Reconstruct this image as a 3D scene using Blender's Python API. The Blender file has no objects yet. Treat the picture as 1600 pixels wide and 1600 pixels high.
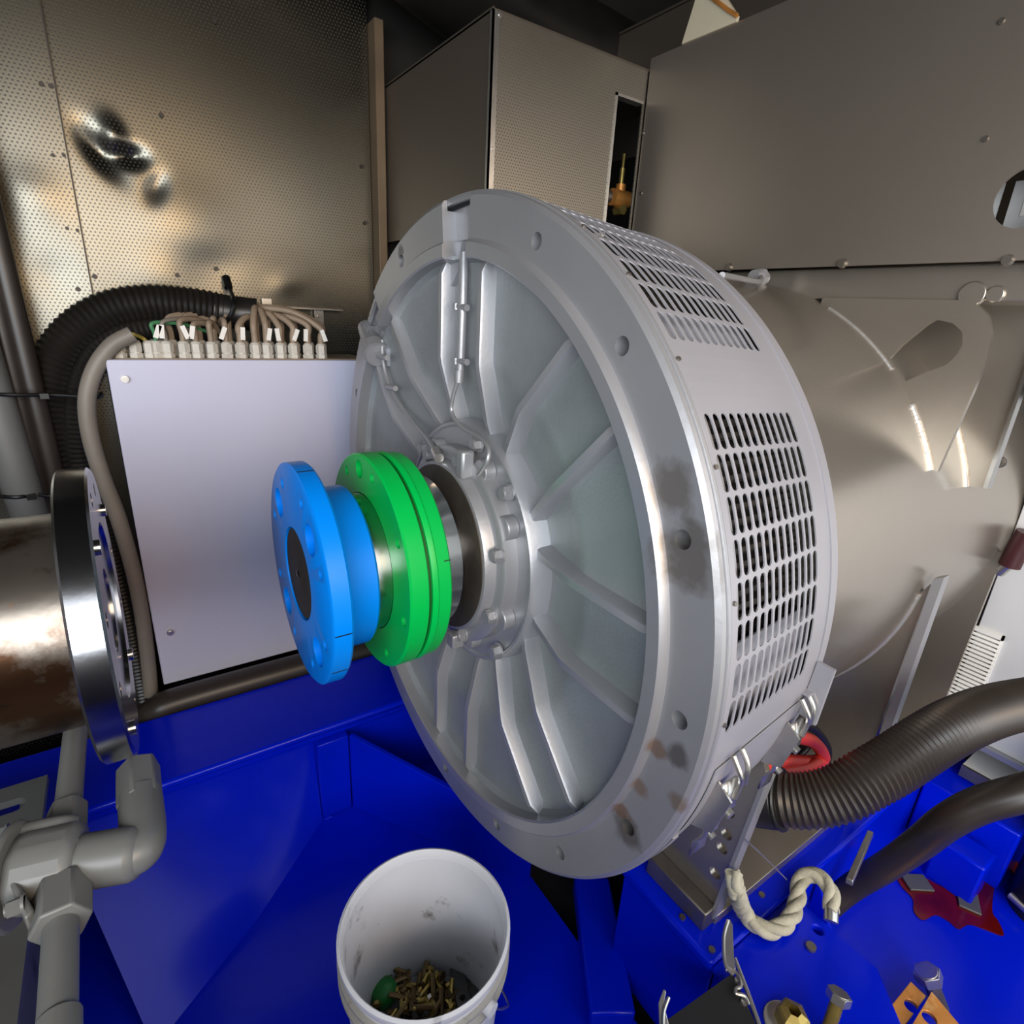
import bpy, bmesh, math, random
from mathutils import Vector, Matrix
random.seed(7)
scene = bpy.context.scene
COL = scene.collection
R_ = math.radians

# ------------------------------------------------------------------ camera
CAM = Vector((-0.4856, -0.8881, 0.4247)); YAW, PITCH, ROLL, FPX = 0.6097, 0.3381, 0.0565, 880.78
_f = Vector((math.sin(YAW)*math.cos(PITCH), math.cos(YAW)*math.cos(PITCH), -math.sin(PITCH)))
_r = Vector((math.cos(YAW), -math.sin(YAW), 0)); _u = _r.cross(_f)
RT = math.cos(ROLL)*_r + math.sin(ROLL)*_u; UP = -math.sin(ROLL)*_r + math.cos(ROLL)*_u
cd = bpy.data.cameras.new('camera'); cam = bpy.data.objects.new('camera', cd); COL.objects.link(cam)
cd.sensor_width = 36; cd.lens = FPX/1600*36; cd.clip_start = 0.02
M3 = Matrix((RT, UP, -_f)).transposed(); cam.matrix_world = Matrix.Translation(CAM) @ M3.to_4x4()
scene.camera = cam

# ------------------------------------------------------------------ light: overcast daylight through the open side behind the photographer
w = bpy.data.worlds.new('overcast_sky'); scene.world = w; w.use_nodes = True
bg = w.node_tree.nodes['Background']; bg.inputs[0].default_value = (0.86, 0.93, 1.0, 1); bg.inputs[1].default_value = 1.4
def area(name, loc, target, size, power, color):
    l = bpy.data.lights.new(name, 'AREA'); l.shape = 'RECTANGLE'; l.size, l.size_y = size; l.energy = power; l.color = color
    o = bpy.data.objects.new(name, l); COL.objects.link(o); o.location = loc
    o.rotation_euler = (Vector(target)-Vector(loc)).to_track_quat('-Z', 'Y').to_euler(); return o
area('daylight_opening', (-1.9, -2.6, 0.65), (-0.35, 0.3, 0.0), (2.8, 2.0), 95, (0.92, 0.96, 1.0))
area('sunlit_doorway', (-0.15, -2.6, 0.95), (-0.1, 0.6, 0.2), (0.7, 1.0), 17, (1.0, 0.62, 0.27))
vs = scene.view_settings; vs.view_transform = 'Standard'; vs.look = 'None'; vs.gamma = 1; vs.use_curve_mapping = False; vs.exposure = 0.55

def ray(u, v): return RT*((u-800)/FPX) - UP*((v-800)/FPX) + _f
def at(u, v, ax, val):
    d = ray(u, v); t = (val-CAM[ax])/d[ax]; return CAM + d*t
def dep(P): return (Vector(P)-CAM).dot(_f)
def atd(u, v, d): return CAM+ray(u, v)*d
def rad(px, P): return px/2/FPX*dep(P)

# ------------------------------------------------------------------ materials
MATS = {}
def pol_(r, th): return (0., r*math.cos(R_(th)), r*math.sin(R_(th)))
def lin(c): return tuple((x/12.92 if x <= .04045 else ((x+.055)/1.055)**2.4) for x in c)
def hexc(h): return lin(tuple(int(h[i:i+2], 16)/255 for i in (0, 2, 4)))
def mat(name, h, rough=.5, metal=0., var=.12, scale=8., bump=0., bscale=60., spots=None, coat=0., perf=None, perf_axes='XZ', spec=.5, stains=None):
    """plain paint or metal with fine colour variation; spots=(hex, scale, threshold, softness); perf=hole pitch"""
    m = bpy.data.materials.new(name); m.use_nodes = True; nt = m.node_tree; N = nt.nodes; L = nt.links
    b = N['Principled BSDF']; b.inputs['Roughness'].default_value = rough; b.inputs['Metallic'].default_value = metal; b.inputs['Specular IOR Level'].default_value = spec
    if coat: b.inputs['Coat Weight'].default_value = coat; b.inputs['Coat Roughness'].default_value = .12
    tc = N.new('ShaderNodeTexCoord'); co = tc.outputs['Object']
    c = hexc(h)
    nz = N.new('ShaderNodeTexNoise'); nz.inputs['Scale'].default_value = scale; nz.inputs['Detail'].default_value = 6; L.new(co, nz.inputs['Vector'])
    rp = N.new('ShaderNodeValToRGB'); rp.color_ramp.elements[0].position = .3; rp.color_ramp.elements[1].position = .7
    rp.color_ramp.elements[0].color = (*[x*(1-var) for x in c], 1); rp.color_ramp.elements[1].color = (*[min(1, x*(1+var)) for x in c], 1)
    L.new(nz.outputs['Fac'], rp.inputs['Fac']); out = rp.outputs['Color']
    for sp in (spots or []):
        sh, ss, th, so = sp
        n2 = N.new('ShaderNodeTexNoise'); n2.inputs['Scale'].default_value = ss; n2.inputs['Detail'].default_value = 8; n2.inputs['Roughness'].default_value = .65
        mp = N.new('ShaderNodeMapping'); mp.inputs['Location'].default_value = (ss*.37, th*5, ss*.11); L.new(co, mp.inputs['Vector']); L.new(mp.outputs[0], n2.inputs['Vector'])
        mr = N.new('ShaderNodeMapRange'); mr.inputs['From Min'].default_value = th; mr.inputs['From Max'].default_value = th+so; L.new(n2.outputs['Fac'], mr.inputs['Value'])
        mx = N.new('ShaderNodeMixRGB'); mx.inputs['Color2'].default_value = (*hexc(sh), 1); L.new(mr.outputs[0], mx.inputs['Fac']); L.new(out, mx.inputs['Color1']); out = mx.outputs['Color']
    for P_, r_, sh in (stains or []):
        dv = N.new('ShaderNodeVectorMath'); dv.operation = 'DISTANCE'; L.new(co, dv.inputs[0]); dv.inputs[1].default_value = P_
        n4 = N.new('ShaderNodeTexNoise'); n4.inputs['Scale'].default_value = 35; n4.inputs['Detail'].default_value = 7; L.new(co, n4.inputs['Vector'])
        ma = N.new('ShaderNodeMath'); ma.operation = 'MULTIPLY_ADD'; L.new(n4.outputs['Fac'], ma.inputs[0]); ma.inputs[1].default_value = r_*1.6; L.new(dv.outputs['Value'], ma.inputs[2])
        mr = N.new('ShaderNodeMapRange'); mr.inputs['From Min'].default_value = r_*1.85; mr.inputs['From Max'].default_value = r_*1.3; mr.inputs['To Max'].default_value = .7; L.new(ma.outputs[0], mr.inputs['Value'])
        mx = N.new('ShaderNodeMixRGB'); mx.inputs['Color2'].default_value = (*hexc(sh), 1); L.new(mr.outputs[0], mx.inputs['Fac']); L.new(out, mx.inputs['Color1']); out = mx.outputs['Color']
    hgt = None
    if perf:
        sx = N.new('ShaderNodeSeparateXYZ'); L.new(co, sx.inputs[0])
        a, bb = sx.outputs[perf_axes[0]], sx.outputs[perf_axes[1]]
        def M(op, x, y=None):
            n = N.new('ShaderNodeMath'); n.operation = op
            for i, q in enumerate((x, y)):
                if q is None: continue
                if isinstance(q, (int, float)): n.inputs[i].default_value = q
                else: L.new(q, n.inputs[i])
            return n.outputs[0]
        U = M('DIVIDE', a, perf); V = M('DIVIDE', bb, perf*1.732)
        def dist(o):
            p = M('SUBTRACT', M('FRACT', M('ADD', U, o)), .5); q = M('MULTIPLY', M('SUBTRACT', M('FRACT', M('ADD', V, o)), .5), 1.732)
            return M('SQRT', M('ADD', M('MULTIPLY', p, p), M('MULTIPLY', q, q)))
        d = M('MINIMUM', dist(0.), dist(.5))
        mr = N.new('ShaderNodeMapRange'); mr.inputs['From Min'].default_value = .15; mr.inputs['From Max'].default_value = .27; L.new(d, mr.inputs['Value'])
        mx = N.new('ShaderNodeMixRGB'); mx.inputs['Color1'].default_value = (.05, .047, .042, 1); L.new(mr.outputs[0], mx.inputs['Fac']); L.new(out, mx.inputs['Color2']); out = mx.outputs['Color']
        mm = M('MULTIPLY', mr.outputs[0], metal); L.new(mm, b.inputs['Metallic']); hgt = mr.outputs[0]
    L.new(out, b.inputs['Base Color'])
    if bump or hgt is not None:
        bp = N.new('ShaderNodeBump'); bp.inputs['Strength'].default_value = bump or .3; bp.inputs['Distance'].default_value = .003
        if hgt is not None: L.new(hgt, bp.inputs['Height']); bp.inputs['Strength'].default_value = .05
        else:
            n3 = N.new('ShaderNodeTexNoise'); n3.inputs['Scale'].default_value = bscale; n3.inputs['Detail'].default_value = 4; L.new(co, n3.inputs['Vector']); L.new(n3.outputs['Fac'], bp.inputs['Height'])
        L.new(bp.outputs[0], b.inputs['Normal'])
    MATS[name] = m; return m
mat('silver_paint', 'a3a3a6', .42, .55, .06, 5, .10, 120)
mat('silver_ring', 'a4a4a7', .40, .6, .08, 4, .08, 90, spots=[('6a4a33', 9, .70, .05), ('4a4440', 26, .72, .03)], stains=[(pol_(.567, 161), .045, '665d52'), (pol_(.562, 153), .035, '6f675d'), (pol_(.541, 188), .016, '85664c'), (pol_(.57, 186), .020, '4d453e'), (pol_(.56, 205), .028, '54493e'), (pol_(.540, 203), .016, '85603f'), (pol_(.541, 196), .015, '8a6f58'), (pol_(.592, 192), .016, '85705a'), (pol_(.575, 66), .014, '38332f')])
mat('casting', '969a9b', .50, .45, .12, 7, .30, 150)
mat('cover_paint', '9c9ba1', .42, .30, .04, 6)
mat('barrel_paint', 'aca499', .26, .78, .05, 3)
mat('bare_steel', 'b9b9b8', .22, 1, .08, 20)
mat('dull_steel', '8b857d', .42, .9, .2, 14, .1)
mat('dark_collar', '5a524a', .55, .7, .25, 18, .2)
mat('shaft_end', '3c3733', .5, .6, .2, 40)
mat('blue_hub', '007add', .34, 0, .03, 6, spec=.25, spots=[('063a78', 60, .74, .02)])
mat('green_hub', '00a846', .34, 0, .05, 6, spec=.25, spots=[('2c3a2a', 40, .735, .02)])
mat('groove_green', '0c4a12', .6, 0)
mat('rusty_steel', '857c72', .30, .9, .25, 6, .12, 40, spots=[('4d3524', 5, .52, .10), ('a56a3a', 9, .60, .08), ('2c2622', 13, .63, .06)])
mat('flange_steel', 'a7a8ac', .20, 1, .12, 10, .05, 60, spots=[('5d4c3c', 7, .60, .10)])
mat('blue_paint', '001ac8', .22, 0, .10, 3, coat=.14, spec=.14, spots=[('8a93a8', 70, .765, .015)])
mat('sheet_perf', '6b685e', .29, 1.0, .08, 2.5, perf=.0092)
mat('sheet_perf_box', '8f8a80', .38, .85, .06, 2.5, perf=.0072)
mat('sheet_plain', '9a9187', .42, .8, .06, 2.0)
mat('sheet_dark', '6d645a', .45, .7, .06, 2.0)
mat('brown_post', '6b5a46', .6, .2, .2, 6)
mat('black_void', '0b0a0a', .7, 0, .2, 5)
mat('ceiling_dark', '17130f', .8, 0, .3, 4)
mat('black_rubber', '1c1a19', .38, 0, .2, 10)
mat('conduit_black', '1d1a18', .34, 0, .15, 14)
mat('hose_brown', '2f2925', .38, 0, .2, 9)
mat('cabinet_paint', 'bebfd4', .42, .0, .03, 2)
mat('grey_pipe', '6d6e6c', .42, .1, .1, 8, .05, spots=[('2a2725', 22, .76, .01)])
mat('grey_cable', '7c756c', .5, 0, .1, 12)
mat('brown_cable', '8b7a68', .5, 0, .15, 12)
mat('yellow_wire', 'b6a24c', .5)
mat('green_wire', '3f7a52', .5)
mat('gland_plastic', 'c3beb4', .45, 0, .1, 30)
mat('white_tag', 'e2e0da', .5, 0, .03)
mat('zip_black', '0d0d0d', .4)
mat('white_panel', 'c6c6c6', .45, 0, .03, 3)
mat('grille_white', 'e4e3dc', .45, 0, .03, 3)
mat('zinc', 'c4c2bd', .28, .9, .1, 30)
mat('brass_bolt', 'b7a05a', .35, .8, .2, 30)
mat('copper', 'd8924a', .38, .6, .25, 14, spots=[('f0c88c', 12, .56, .1), ('7a3d17', 18, .62, .08)])
mat('red_cable', 'd0382c', .45)
mat('red_oil', '5c0a04', .18, 0, .4, 14)
mat('red_paint', 'b02815', .4)
mat('rope_fibre', 'bab6a2', .8, 0, .18, 40, .5, 200)
mat('bucket_plastic', 'cfd0d6', .5, 0, .08, 5, spots=[('5d5750', 11, .60, .12), ('3a3634', 38, .72, .02), ('a01a12', 17, .755, .012)])
mat('bucket_outside', '9d9a95', .55, 0, .15, 6, spots=[('5a4a3c', 9, .56, .12)])
mat('dirty_bolt', '6d5a3c', .4, .7, .4, 40)
mat('green_cap', '1f7a34', .35)
mat('dark_sheet', '2f2f31', .5, .4, .08, 5)
mat('grey_plate', '5d5d5c', .5, .3, .15, 6, spots=[('3a3634', 10, .60, .1)])
mat('concrete', '8a8780', .85, 0, .15, 3)
mat('beige_plate', 'c2b9a2', .5, 0, .05, 6)
mat('dark_maroon', '3a1418', .4, 0, .1)
mat('weld', 'c8c6c2', .35, .7, .1, 30, .5, 120)

# ------------------------------------------------------------------ mesh builder
class MB:
    def __init__(s): s.v = []; s.f = []
    def add(s, vs, fs):
        n = len(s.v); s.v += [Vector(p) for p in vs]; s.f += [tuple(i+n for i in q) for q in fs]; return s
    def box(s, lo, hi, M=None):
        x0, y0, z0 = lo; x1, y1, z1 = hi
        v = [Vector(p) for p in ((x0, y0, z0), (x1, y0, z0), (x1, y1, z0), (x0, y1, z0), (x0, y0, z1), (x1, y0, z1), (x1, y1, z1), (x0, y1, z1))]
        if M: v = [M @ p for p in v]
        return s.add(v, [(0, 3, 2, 1), (4, 5, 6, 7), (0, 1, 5, 4), (1, 2, 6, 5), (2, 3, 7, 6), (3, 0, 4, 7)])
    def frame(s, d):
        d = Vector(d).normalized(); a = Vector((0, 0, 1)) if abs(d.z) < .9 else Vector((1, 0, 0))
        p = d.cross(a).normalized(); return d, p, d.cross(p).normalized()
    def cyl(s, a, b, r, n=20, r2=None, caps=True, rot=0.):
        a = Vector(a); b = Vector(b); d, p, q = s.frame(b-a); r2 = r if r2 is None else r2
        v = []
        for c, rr in ((a, r), (b, r2)):
            for k in range(n):
                t = 2*math.pi*k/n+rot; v.append(c+p*(rr*math.cos(t))+q*(rr*math.sin(t)))
        f = [(k, (k+1) % n, n+(k+1) % n, n+k) for k in range(n)]
        if caps: f += [tuple(range(n-1, -1, -1)), tuple(range(n, 2*n))]
        return s.add(v, f)
    def bolt(s, P, d, r=.011, h=.010, rot=None, washer=True):
        P = Vector(P); d = Vector(d).normalized()
        if washer: s.cyl(P, P+d*.003, r*1.25, 18)
        s.cyl(P, P+d*(h+.002), r, 6, rot=random.random() if rot is None else rot)
        return s.cyl(P+d*(h+.002), P+d*(h+.004), r*.8, 12)
    def lathe(s, prof, n=96, a0=0., a1=360., cx=0., cy=0., cz=0., axis='X'):
        """closed profile [(x, r)] swept about an axis; full turn or a capped sector"""
        full = abs(a1-a0) >= 359.99; m = n if full else n+1; k = len(prof); v = []
        for i in range(m):
            t = R_(a0+(a1-a0)*i/n)
            for x, r in prof:
                if axis == 'X': v.append((cx+x, cy+r*math.cos(t), cz+r*math.sin(t)))
                else: v.append((cx+r*math.cos(t), cy+r*math.sin(t), cz+x))
        f = []
        for i in range(n):
            j = (i+1) % m
            for q in range(k):
                p = (q+1) % k; f.append((i*k+q, j*k+q, j*k+p, i*k+p))
        if not full: f += [tuple(range(k)), tuple((m-1)*k+q for q in range(k-1, -1, -1))]
        return s.add(v, f)
    def tube(s, pts, r, n=12, caps=True):
        pts = [Vector(p) for p in pts]; N = len(pts); rs = r if isinstance(r, (list, tuple)) else [r]*N
        d, p, q = s.frame(pts[1]-pts[0]); v = []; prev = d
        for i in range(N):
            t = (pts[min(i+1, N-1)]-pts[max(i-1, 0)]).normalized()
            ax = prev.cross(t)
            if ax.length > 1e-6:
                M = Matrix.Rotation(prev.angle(t), 3, ax); p = M @ p; q = M @ q
            prev = t
            for k in range(n):
                a = 2*math.pi*k/n; v.append(pts[i]+p*(rs[i]*math.cos(a))+q*(rs[i]*math.sin(a)))
        f = [(i*n+k, i*n+(k+1) % n, (i+1)*n+(k+1) % n, (i+1)*n+k) for i in range(N-1) for k in range(n)]
        if caps: f += [tuple(range(n-1, -1, -1)), tuple((N-1)*n+k for k in range(n))]
        return s.add(v, f)
    def prism(s, poly, d):
        """planar polygon of 3D points extruded by vector d"""
        poly = [Vector(p) for p in poly]; n = len(poly); d = Vector(d)
        return s.add(poly+[p+d for p in poly], [tuple(range(n-1, -1, -1)), tuple(range(n, 2*n))]+[(k, (k+1) % n, n+(k+1) % n, n+k) for k in range(n)])
    def mesh(s, name, merge=False):
        me = bpy.data.meshes.new(name); bm = bmesh.new()
        V = [bm.verts.new(p) for p in s.v]
        for q in s.f:
            try: bm.faces.new([V[i] for i in q])
            except ValueError: pass
        if merge: bmesh.ops.remove_doubles(bm, verts=bm.verts, dist=1e-5)
        bmesh.ops.recalc_face_normals(bm, faces=bm.faces); bm.to_mesh(me); bm.free(); return me

def obj(name, mb, m, parent=None, smooth=True, bevel=0., merge=False, cut=None, angle=38, label=None, local=False):
    me = mb if isinstance(mb, bpy.types.Mesh) else mb.mesh(name, merge)
    o = bpy.data.objects.new(name, me); COL.objects.link(o)
    if cut is not None:
        c = bpy.data.objects.new('cut', cut.mesh('cut')); COL.objects.link(c)
        md = o.modifiers.new('b', 'BOOLEAN'); md.object = c; md.operation = 'DIFFERENCE'; md.solver = 'EXACT'
        dg = bpy.context.evaluated_depsgraph_get(); me2 = bpy.data.meshes.new_from_object(o.evaluated_get(dg))
        o.modifiers.clear(); o.data = me2; me = me2; bpy.data.objects.remove(c, do_unlink=True); me.name = name
    me.materials.clear(); me.materials.append(MATS[m])
    if bevel:
        md = o.modifiers.new('bevel', 'BEVEL'); md.width = bevel; md.segments = 2; md.limit_method = 'ANGLE'; md.angle_limit = R_(40)
    if smooth:
        for p in me.polygons: p.use_smooth = True
        me.set_sharp_from_angle(angle=R_(angle))
    if parent is not None:
        o.parent = parent
        if not local:
            pm = Matrix.Translation(parent.location)
            if parent.parent is not None and parent.type == 'EMPTY': pm = Matrix.Translation(parent.location)
            o.matrix_parent_inverse = pm.inverted() if parent.type == 'EMPTY' else Matrix.Identity(4)
    if label: o['label'] = label
    return o
def tag(o, label, cat=None, group=None, kind=None):
    if label: o['label'] = label
    if cat: o['category'] = cat
    if group: o['group'] = group
    if kind: o['kind'] = kind
    return o
def thing(name, label, cat, loc=(0, 0, 0), group=None):
    o = bpy.data.objects.new(name, None); COL.objects.link(o); o.location = loc; o.empty_display_size = .05
    return tag(o, label, cat, group)
def struct(name, label, loc=(0, 0, 0)):
    o = bpy.data.objects.new(name, None); COL.objects.link(o); o.location = loc; o['label'] = label; o['kind'] = 'structure'; return o
def copy_tree(o, parent=None):
    c = o.copy(); COL.objects.link(c)
    if parent is not None: c.parent = parent
    for ch in list(o.children): copy_tree(ch, c)
    return c
def spline(pts, n=8):
    P = [Vector(p) for p in pts]; out = []
    for i in range(len(P)-1):
        a, b, c, d = P[max(i-1, 0)], P[i], P[i+1], P[min(i+2, len(P)-1)]
        for k in range(n):
            t = k/n; out.append(.5*((2*b)+(c-a)*t+(2*a-5*b+4*c-d)*t*t+(3*b-a-3*c+d)*t**3))
    return out+[P[-1]]
def resample(pts, step):
    out = [pts[0].copy()]; acc = 0.
    for a, b in zip(pts, pts[1:]):
        L = (b-a).length; t = step-acc
        while t <= L:
            out.append(a.lerp(b, t/L)); t += step
        acc = L-(t-step)
    return out
def corrugated(pts, r, depth=.10, pitch=.012, n=16):
    q = resample(spline(pts, 24), pitch/4); rs = [r*(1-depth*(0, .5, 1, .5)[i % 4]) for i in range(len(q))]
    return MB().tube(q, rs, n)
def pol(r, th, x=0.): return Vector((x, r*math.cos(R_(th)), r*math.sin(R_(th))))
X = Vector((1, 0, 0)); Y = Vector((0, 1, 0)); Z = Vector((0, 0, 1))

# ================================================================== THE SETTING
obj('floor', MB().box((-3, -7, -1.08), (3.2, 1.3, -1.02)), 'concrete')['kind'] = 'structure'
bpy.data.objects['floor']['label'] = 'grey concrete floor under the machine base'
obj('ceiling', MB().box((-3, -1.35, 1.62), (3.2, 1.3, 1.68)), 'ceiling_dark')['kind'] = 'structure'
bpy.data.objects['ceiling']['label'] = 'dark unlit ceiling above the generator room'
WL = struct('wall_left', 'perforated steel sheet wall behind the grey cabinet')
YW = .95
def sheet(x0, x1, z0, z1, dents, nx=70, nz=90):
    mb = MB(); v = []
    for j in range(nz+1):
        for i in range(nx+1):
            x = x0+(x1-x0)*i/nx; z = z0+(z1-z0)*j/nz; y = YW
            for (dx, dz, rx, rz, a, h) in dents:
                ca, sa = math.cos(a), math.sin(a); p = ((x-dx)*ca+(z-dz)*sa)/rx; q = (-(x-dx)*sa+(z-dz)*ca)/rz
                y += h*math.exp(-(p*p+q*q))
            v.append((x, y, z))
    f = [(j*(nx+1)+i, j*(nx+1)+i+1, (j+1)*(nx+1)+i+1, (j+1)*(nx+1)+i) for j in range(nz) for i in range(nx)]
    return mb.add(v, f)
d1 = [(-.452, .735, .022, .045, .55, .016), (-.395, .735, .030, .018, .1, .018), (-.42, .775, .02, .03, .3, -.010), (-.345, .675, .02, .035, -.5, .006), (-.30, .60, .12, .10, 0, -.007), (-.25, .5, .10, .05, .2, .004), (-.35, .47, .08, .05, 0, -.004), (-.05, .47, .05, .03, .4, -.003)]
o = obj('perforated_sheet', sheet(-.522, .216, .28, 1.62, d1, 120, 150), 'sheet_perf', WL); 
o = obj('perforated_sheet', sheet(-.522, .216, -1.02, .40, [], 4, 4), 'sheet_perf', WL)
o.location.y = .006
d2 = [(-.60, .62, .06, .05, 0, -.005), (-.585, .45, .05, .05, 0, .004), (-.70, .5, .1, .15, 0, .004)]
o = obj('perforated_sheet', sheet(-1.02, -.515, -1.02, 1.62, d2, 60, 120), 'sheet_perf', WL); o.location.y = -.008
obj('sheet_edge', MB().box((-.5165, YW-.010, -1.02), (-.5135, YW-.001, 1.62)), 'shaft_end', WL)
obj('perforated_sheet', sheet(-3.0, -1.0, -1.02, 1.62, [], 6, 6), 'sheet_perf', WL)
obj('backing', MB().box((-3, .99, -1.02), (3.2, 1.02, 1.62)), 'ceiling_dark', WL)
sc = MB().cyl((0, 0, 0), (0, -.004, 0), .0055, 12).cyl((0, -.004, 0), (0, -.006, 0), .004, 12).mesh('screw')
for px in ((65, 132), (83, 243), (105, 357), (122, 452), (80, 135), (100, 243), (121, 360), (148, 432), (277, 430), (338, 420), (566, 260), (571, 348), (252, 180), (335, 34)):
    o = obj('screw', sc, 'shaft_end', WL, local=True); o.location = at(*px, 1, YW-.004)
# lip where the upper sheet ends above the cabinet
t1 = obj('trim_1', MB().box((-.515, .918, .404), (.105, .951, .409)), 'dull_steel'); tag(t1, 'thin folded steel lip above the cabinet glands', kind='structure')
t2 = obj('trim_2', MB().box((.219, .90, -1.02), (.246, .985, 1.16)), 'brown_post', bevel=.003); tag(t2, 'narrow brown upright between wall sheet and duct box', kind='structure')
wr = obj('wall_right', MB().box((2.6, -1.35, -1.02), (2.66, 1.3, 1.62)), 'sheet_dark'); tag(wr, 'far end wall behind the generator', kind='structure')
wf = obj('wall_front', MB().box((-2.66, -1.35, -1.02), (-2.6, 1.3, 1.62)), 'white_panel'); tag(wf, 'end wall behind the drive shaft', kind='structure')
wn = struct('wall_near', 'open sided wall behind the photographer with header and added sill')
obj('header', MB().box((-3, -1.40, 1.10), (3.2, -1.35, 1.68)), 'ceiling_dark', wn); obj('light_blocker', MB().box((-3, -1.40, -1.02), (.05, -1.35, .08)), 'sheet_dark', wn); obj('low_light_blocker', MB().box((.05, -1.40, -1.02), (3.2, -1.35, -.62)), 'sheet_dark', wn)  # unseen low panels added to shade the pit from daylight
obj('side_leaf', MB().box((1.25, -1.40, -.42), (3.2, -1.35, 1.10)), 'sheet_dark', wn); obj('side_leaf', MB().box((-3, -1.40, -.42), (-2.4, -1.35, 1.10)), 'sheet_dark', wn)
# small steel tabs under the lip
for px in ((416, 478), (497, 494)):
    P = at(*px, 1, .945); T = thing('steel_tab', 'small punched steel tab %s on the sheet wall' % ('behind the conduit end' if px[0] < 450 else 'right of the conduit end'), 'bracket', P)
    obj('plate', MB().box((P.x-.013, P.y-.012, P.z-.03), (P.x+.013, P.y-.008, P.z+.02)), 'zinc', T); obj('rivet', MB().cyl(P+Vector((0, -.012, 0)), P+Vector((0, -.017, 0)), .006, 12), 'dull_steel', T)

# ---- duct box behind the generator
BX0, BX1, BY, BZ = .25, .70, .33, 1.005
D = thing('duct_box', 'perforated steel duct box standing behind the generator', 'duct box', (BX0, BY, .61))
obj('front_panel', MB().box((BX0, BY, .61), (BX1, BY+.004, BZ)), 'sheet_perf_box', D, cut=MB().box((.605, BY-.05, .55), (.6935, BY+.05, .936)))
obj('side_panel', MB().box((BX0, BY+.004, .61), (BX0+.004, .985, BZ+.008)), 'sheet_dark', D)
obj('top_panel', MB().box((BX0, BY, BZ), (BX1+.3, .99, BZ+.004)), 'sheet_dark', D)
obj('corner_strip', MB().box((BX0-.004, BY-.004, .61), (BX0+.012, BY, BZ)).box((BX0-.004, BY-.004, .61), (BX0, BY+.008, BZ)), 'zinc', D)
obj('slot_frame', MB().box((.600, BY-.003, .61), (.606, BY+.02, .940)).box((.600, BY-.003, .934), (.6935, BY+.02, .940)), 'zinc', D)
for px in ((780, 24), (769, 233)):
    o = obj('screw', sc.copy(), 'zinc', D, local=True); o.location = at(*px, 1, BY)-D.location
# brass valve seen in the slot
V_ = thing('brass_valve', 'small brass valve glinting inside the dark slot of the duct box', 'valve', (.70, .45, .74))
P = at(968, 310, 1, .45)
obj('body', MB().cyl(P+Vector((-.03, 0, 0)), P+Vector((.03, 0, 0)), .022, 16).cyl(P, P+Z*.035, .014, 14), 'copper', V_)
obj('stem', MB().cyl(P+Z*.035, P+Z*.075, .007, 10).cyl(P+Z*.07, P+Z*.11, .004, 8), 'brass_bolt', V_)
obj('outlet', MB().cyl(P+Vector((.0, -.02, -.03)), P+Vector((0, .01, -.03)), .014, 6), 'brass_bolt', V_)
obj('supply_pipe', MB().tube(spline([P+Vector((-.12, .05, .06)), P+Vector((-.06, .03, .01)), P]), .018), 'dark_collar', V_)

# ---- end sheet to the right
PX = .70
EP = thing('end_sheet', 'large plain steel sheet above the generator barrel', 'panel', (PX, -.4, .545))
obj('sheet', MB().box((PX, -1.5, .545), (PX+.004, .325, 1.03)), 'sheet_plain', EP, cut=MB().cyl((PX-.05, -.515, .634), (PX+.05, -.515, .634), .043, 40))
for px in ((1140, 418), (1317, 412), (1575, 407), (1005, 208), (1002, 302), (1540, 217), (1565, 33)):
    P = at(*px, 0, PX); big = px[1] > 390; obj('button_head_screw', MB().cyl(P, P-X*(.008 if big else .003), .009 if big else .005, 14, .007 if big else .004), 'dull_steel', EP)
BD = thing('equipment_board', 'grey equipment board seen through the round hole in the end sheet', 'board', (.81, -.6, .56))
yg = at(1573, 305, 0, .81).y; zt = at(1573, 285, 0, .81).z
obj('panel', MB().box((.81, yg-.16, .56), (.814, yg-.0075, zt)), 'white_panel', BD); obj('panel', MB().box((.81, yg+.0075, .56), (.814, yg+.12, zt)), 'white_panel', BD)
obj('label_plate', MB().box((.806, yg-.06, zt-.055), (.81, yg-.028, zt-.02)), 'white_tag', BD)
GS = thing('corner_gusset', 'pale triangular gusset plate at the top edge of the end sheet', 'bracket', (PX, .15, 1.03))
obj('plate', MB().prism([at(1065, 69, 0, PX-.004), at(1094, -25, 0, PX-.004), at(1128, -14, 0, PX-.004), at(1152, 24, 0, PX-.004), at(1150, 34, 0, PX-.004)], (.008, 0, 0)), 'beige_plate', GS)
obj('weld_bead', MB().tube(spline([at(1112, -4, 0, PX-.007), at(1128, 8, 0, PX-.007), at(1140, 17, 0, PX-.007), at(1152, 24, 0, PX-.007)]), .004), 'copper', GS)
BM = thing('roof_beam', 'dull brown sheet beam crossing behind the duct box top', 'beam', (.9, .3, 1.1))
a = at(925, 72, 0, .92); b = at(1100, -8, 0, .92)
obj('web', MB().prism([(.92, a.y+.02, .9), (.92, -1.3, .9), (.92, -1.3, (a.z+b.z)/2), (.92, a.y, (a.z+b.z)/2-.005)], (.01, 0, 0)), 'sheet_dark', BM)
obj('flange', MB().box((.92, -1.3, (a.z+b.z)/2), (.99, a.y, (a.z+b.z)/2+.006)), 'sheet_dark', BM)
EX = thing('exhaust_pipe', 'thick black lagged exhaust pipe in the shadow under the ceiling', 'pipe', (.2, .7, 1.4))
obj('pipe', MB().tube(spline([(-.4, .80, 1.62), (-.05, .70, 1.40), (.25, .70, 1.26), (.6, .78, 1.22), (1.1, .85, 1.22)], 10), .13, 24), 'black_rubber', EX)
obj('clamp_band', MB().tube([(.04, .70, 1.355), (.07, .70, 1.34)], .138, 24), 'brown_post', EX)

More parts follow.
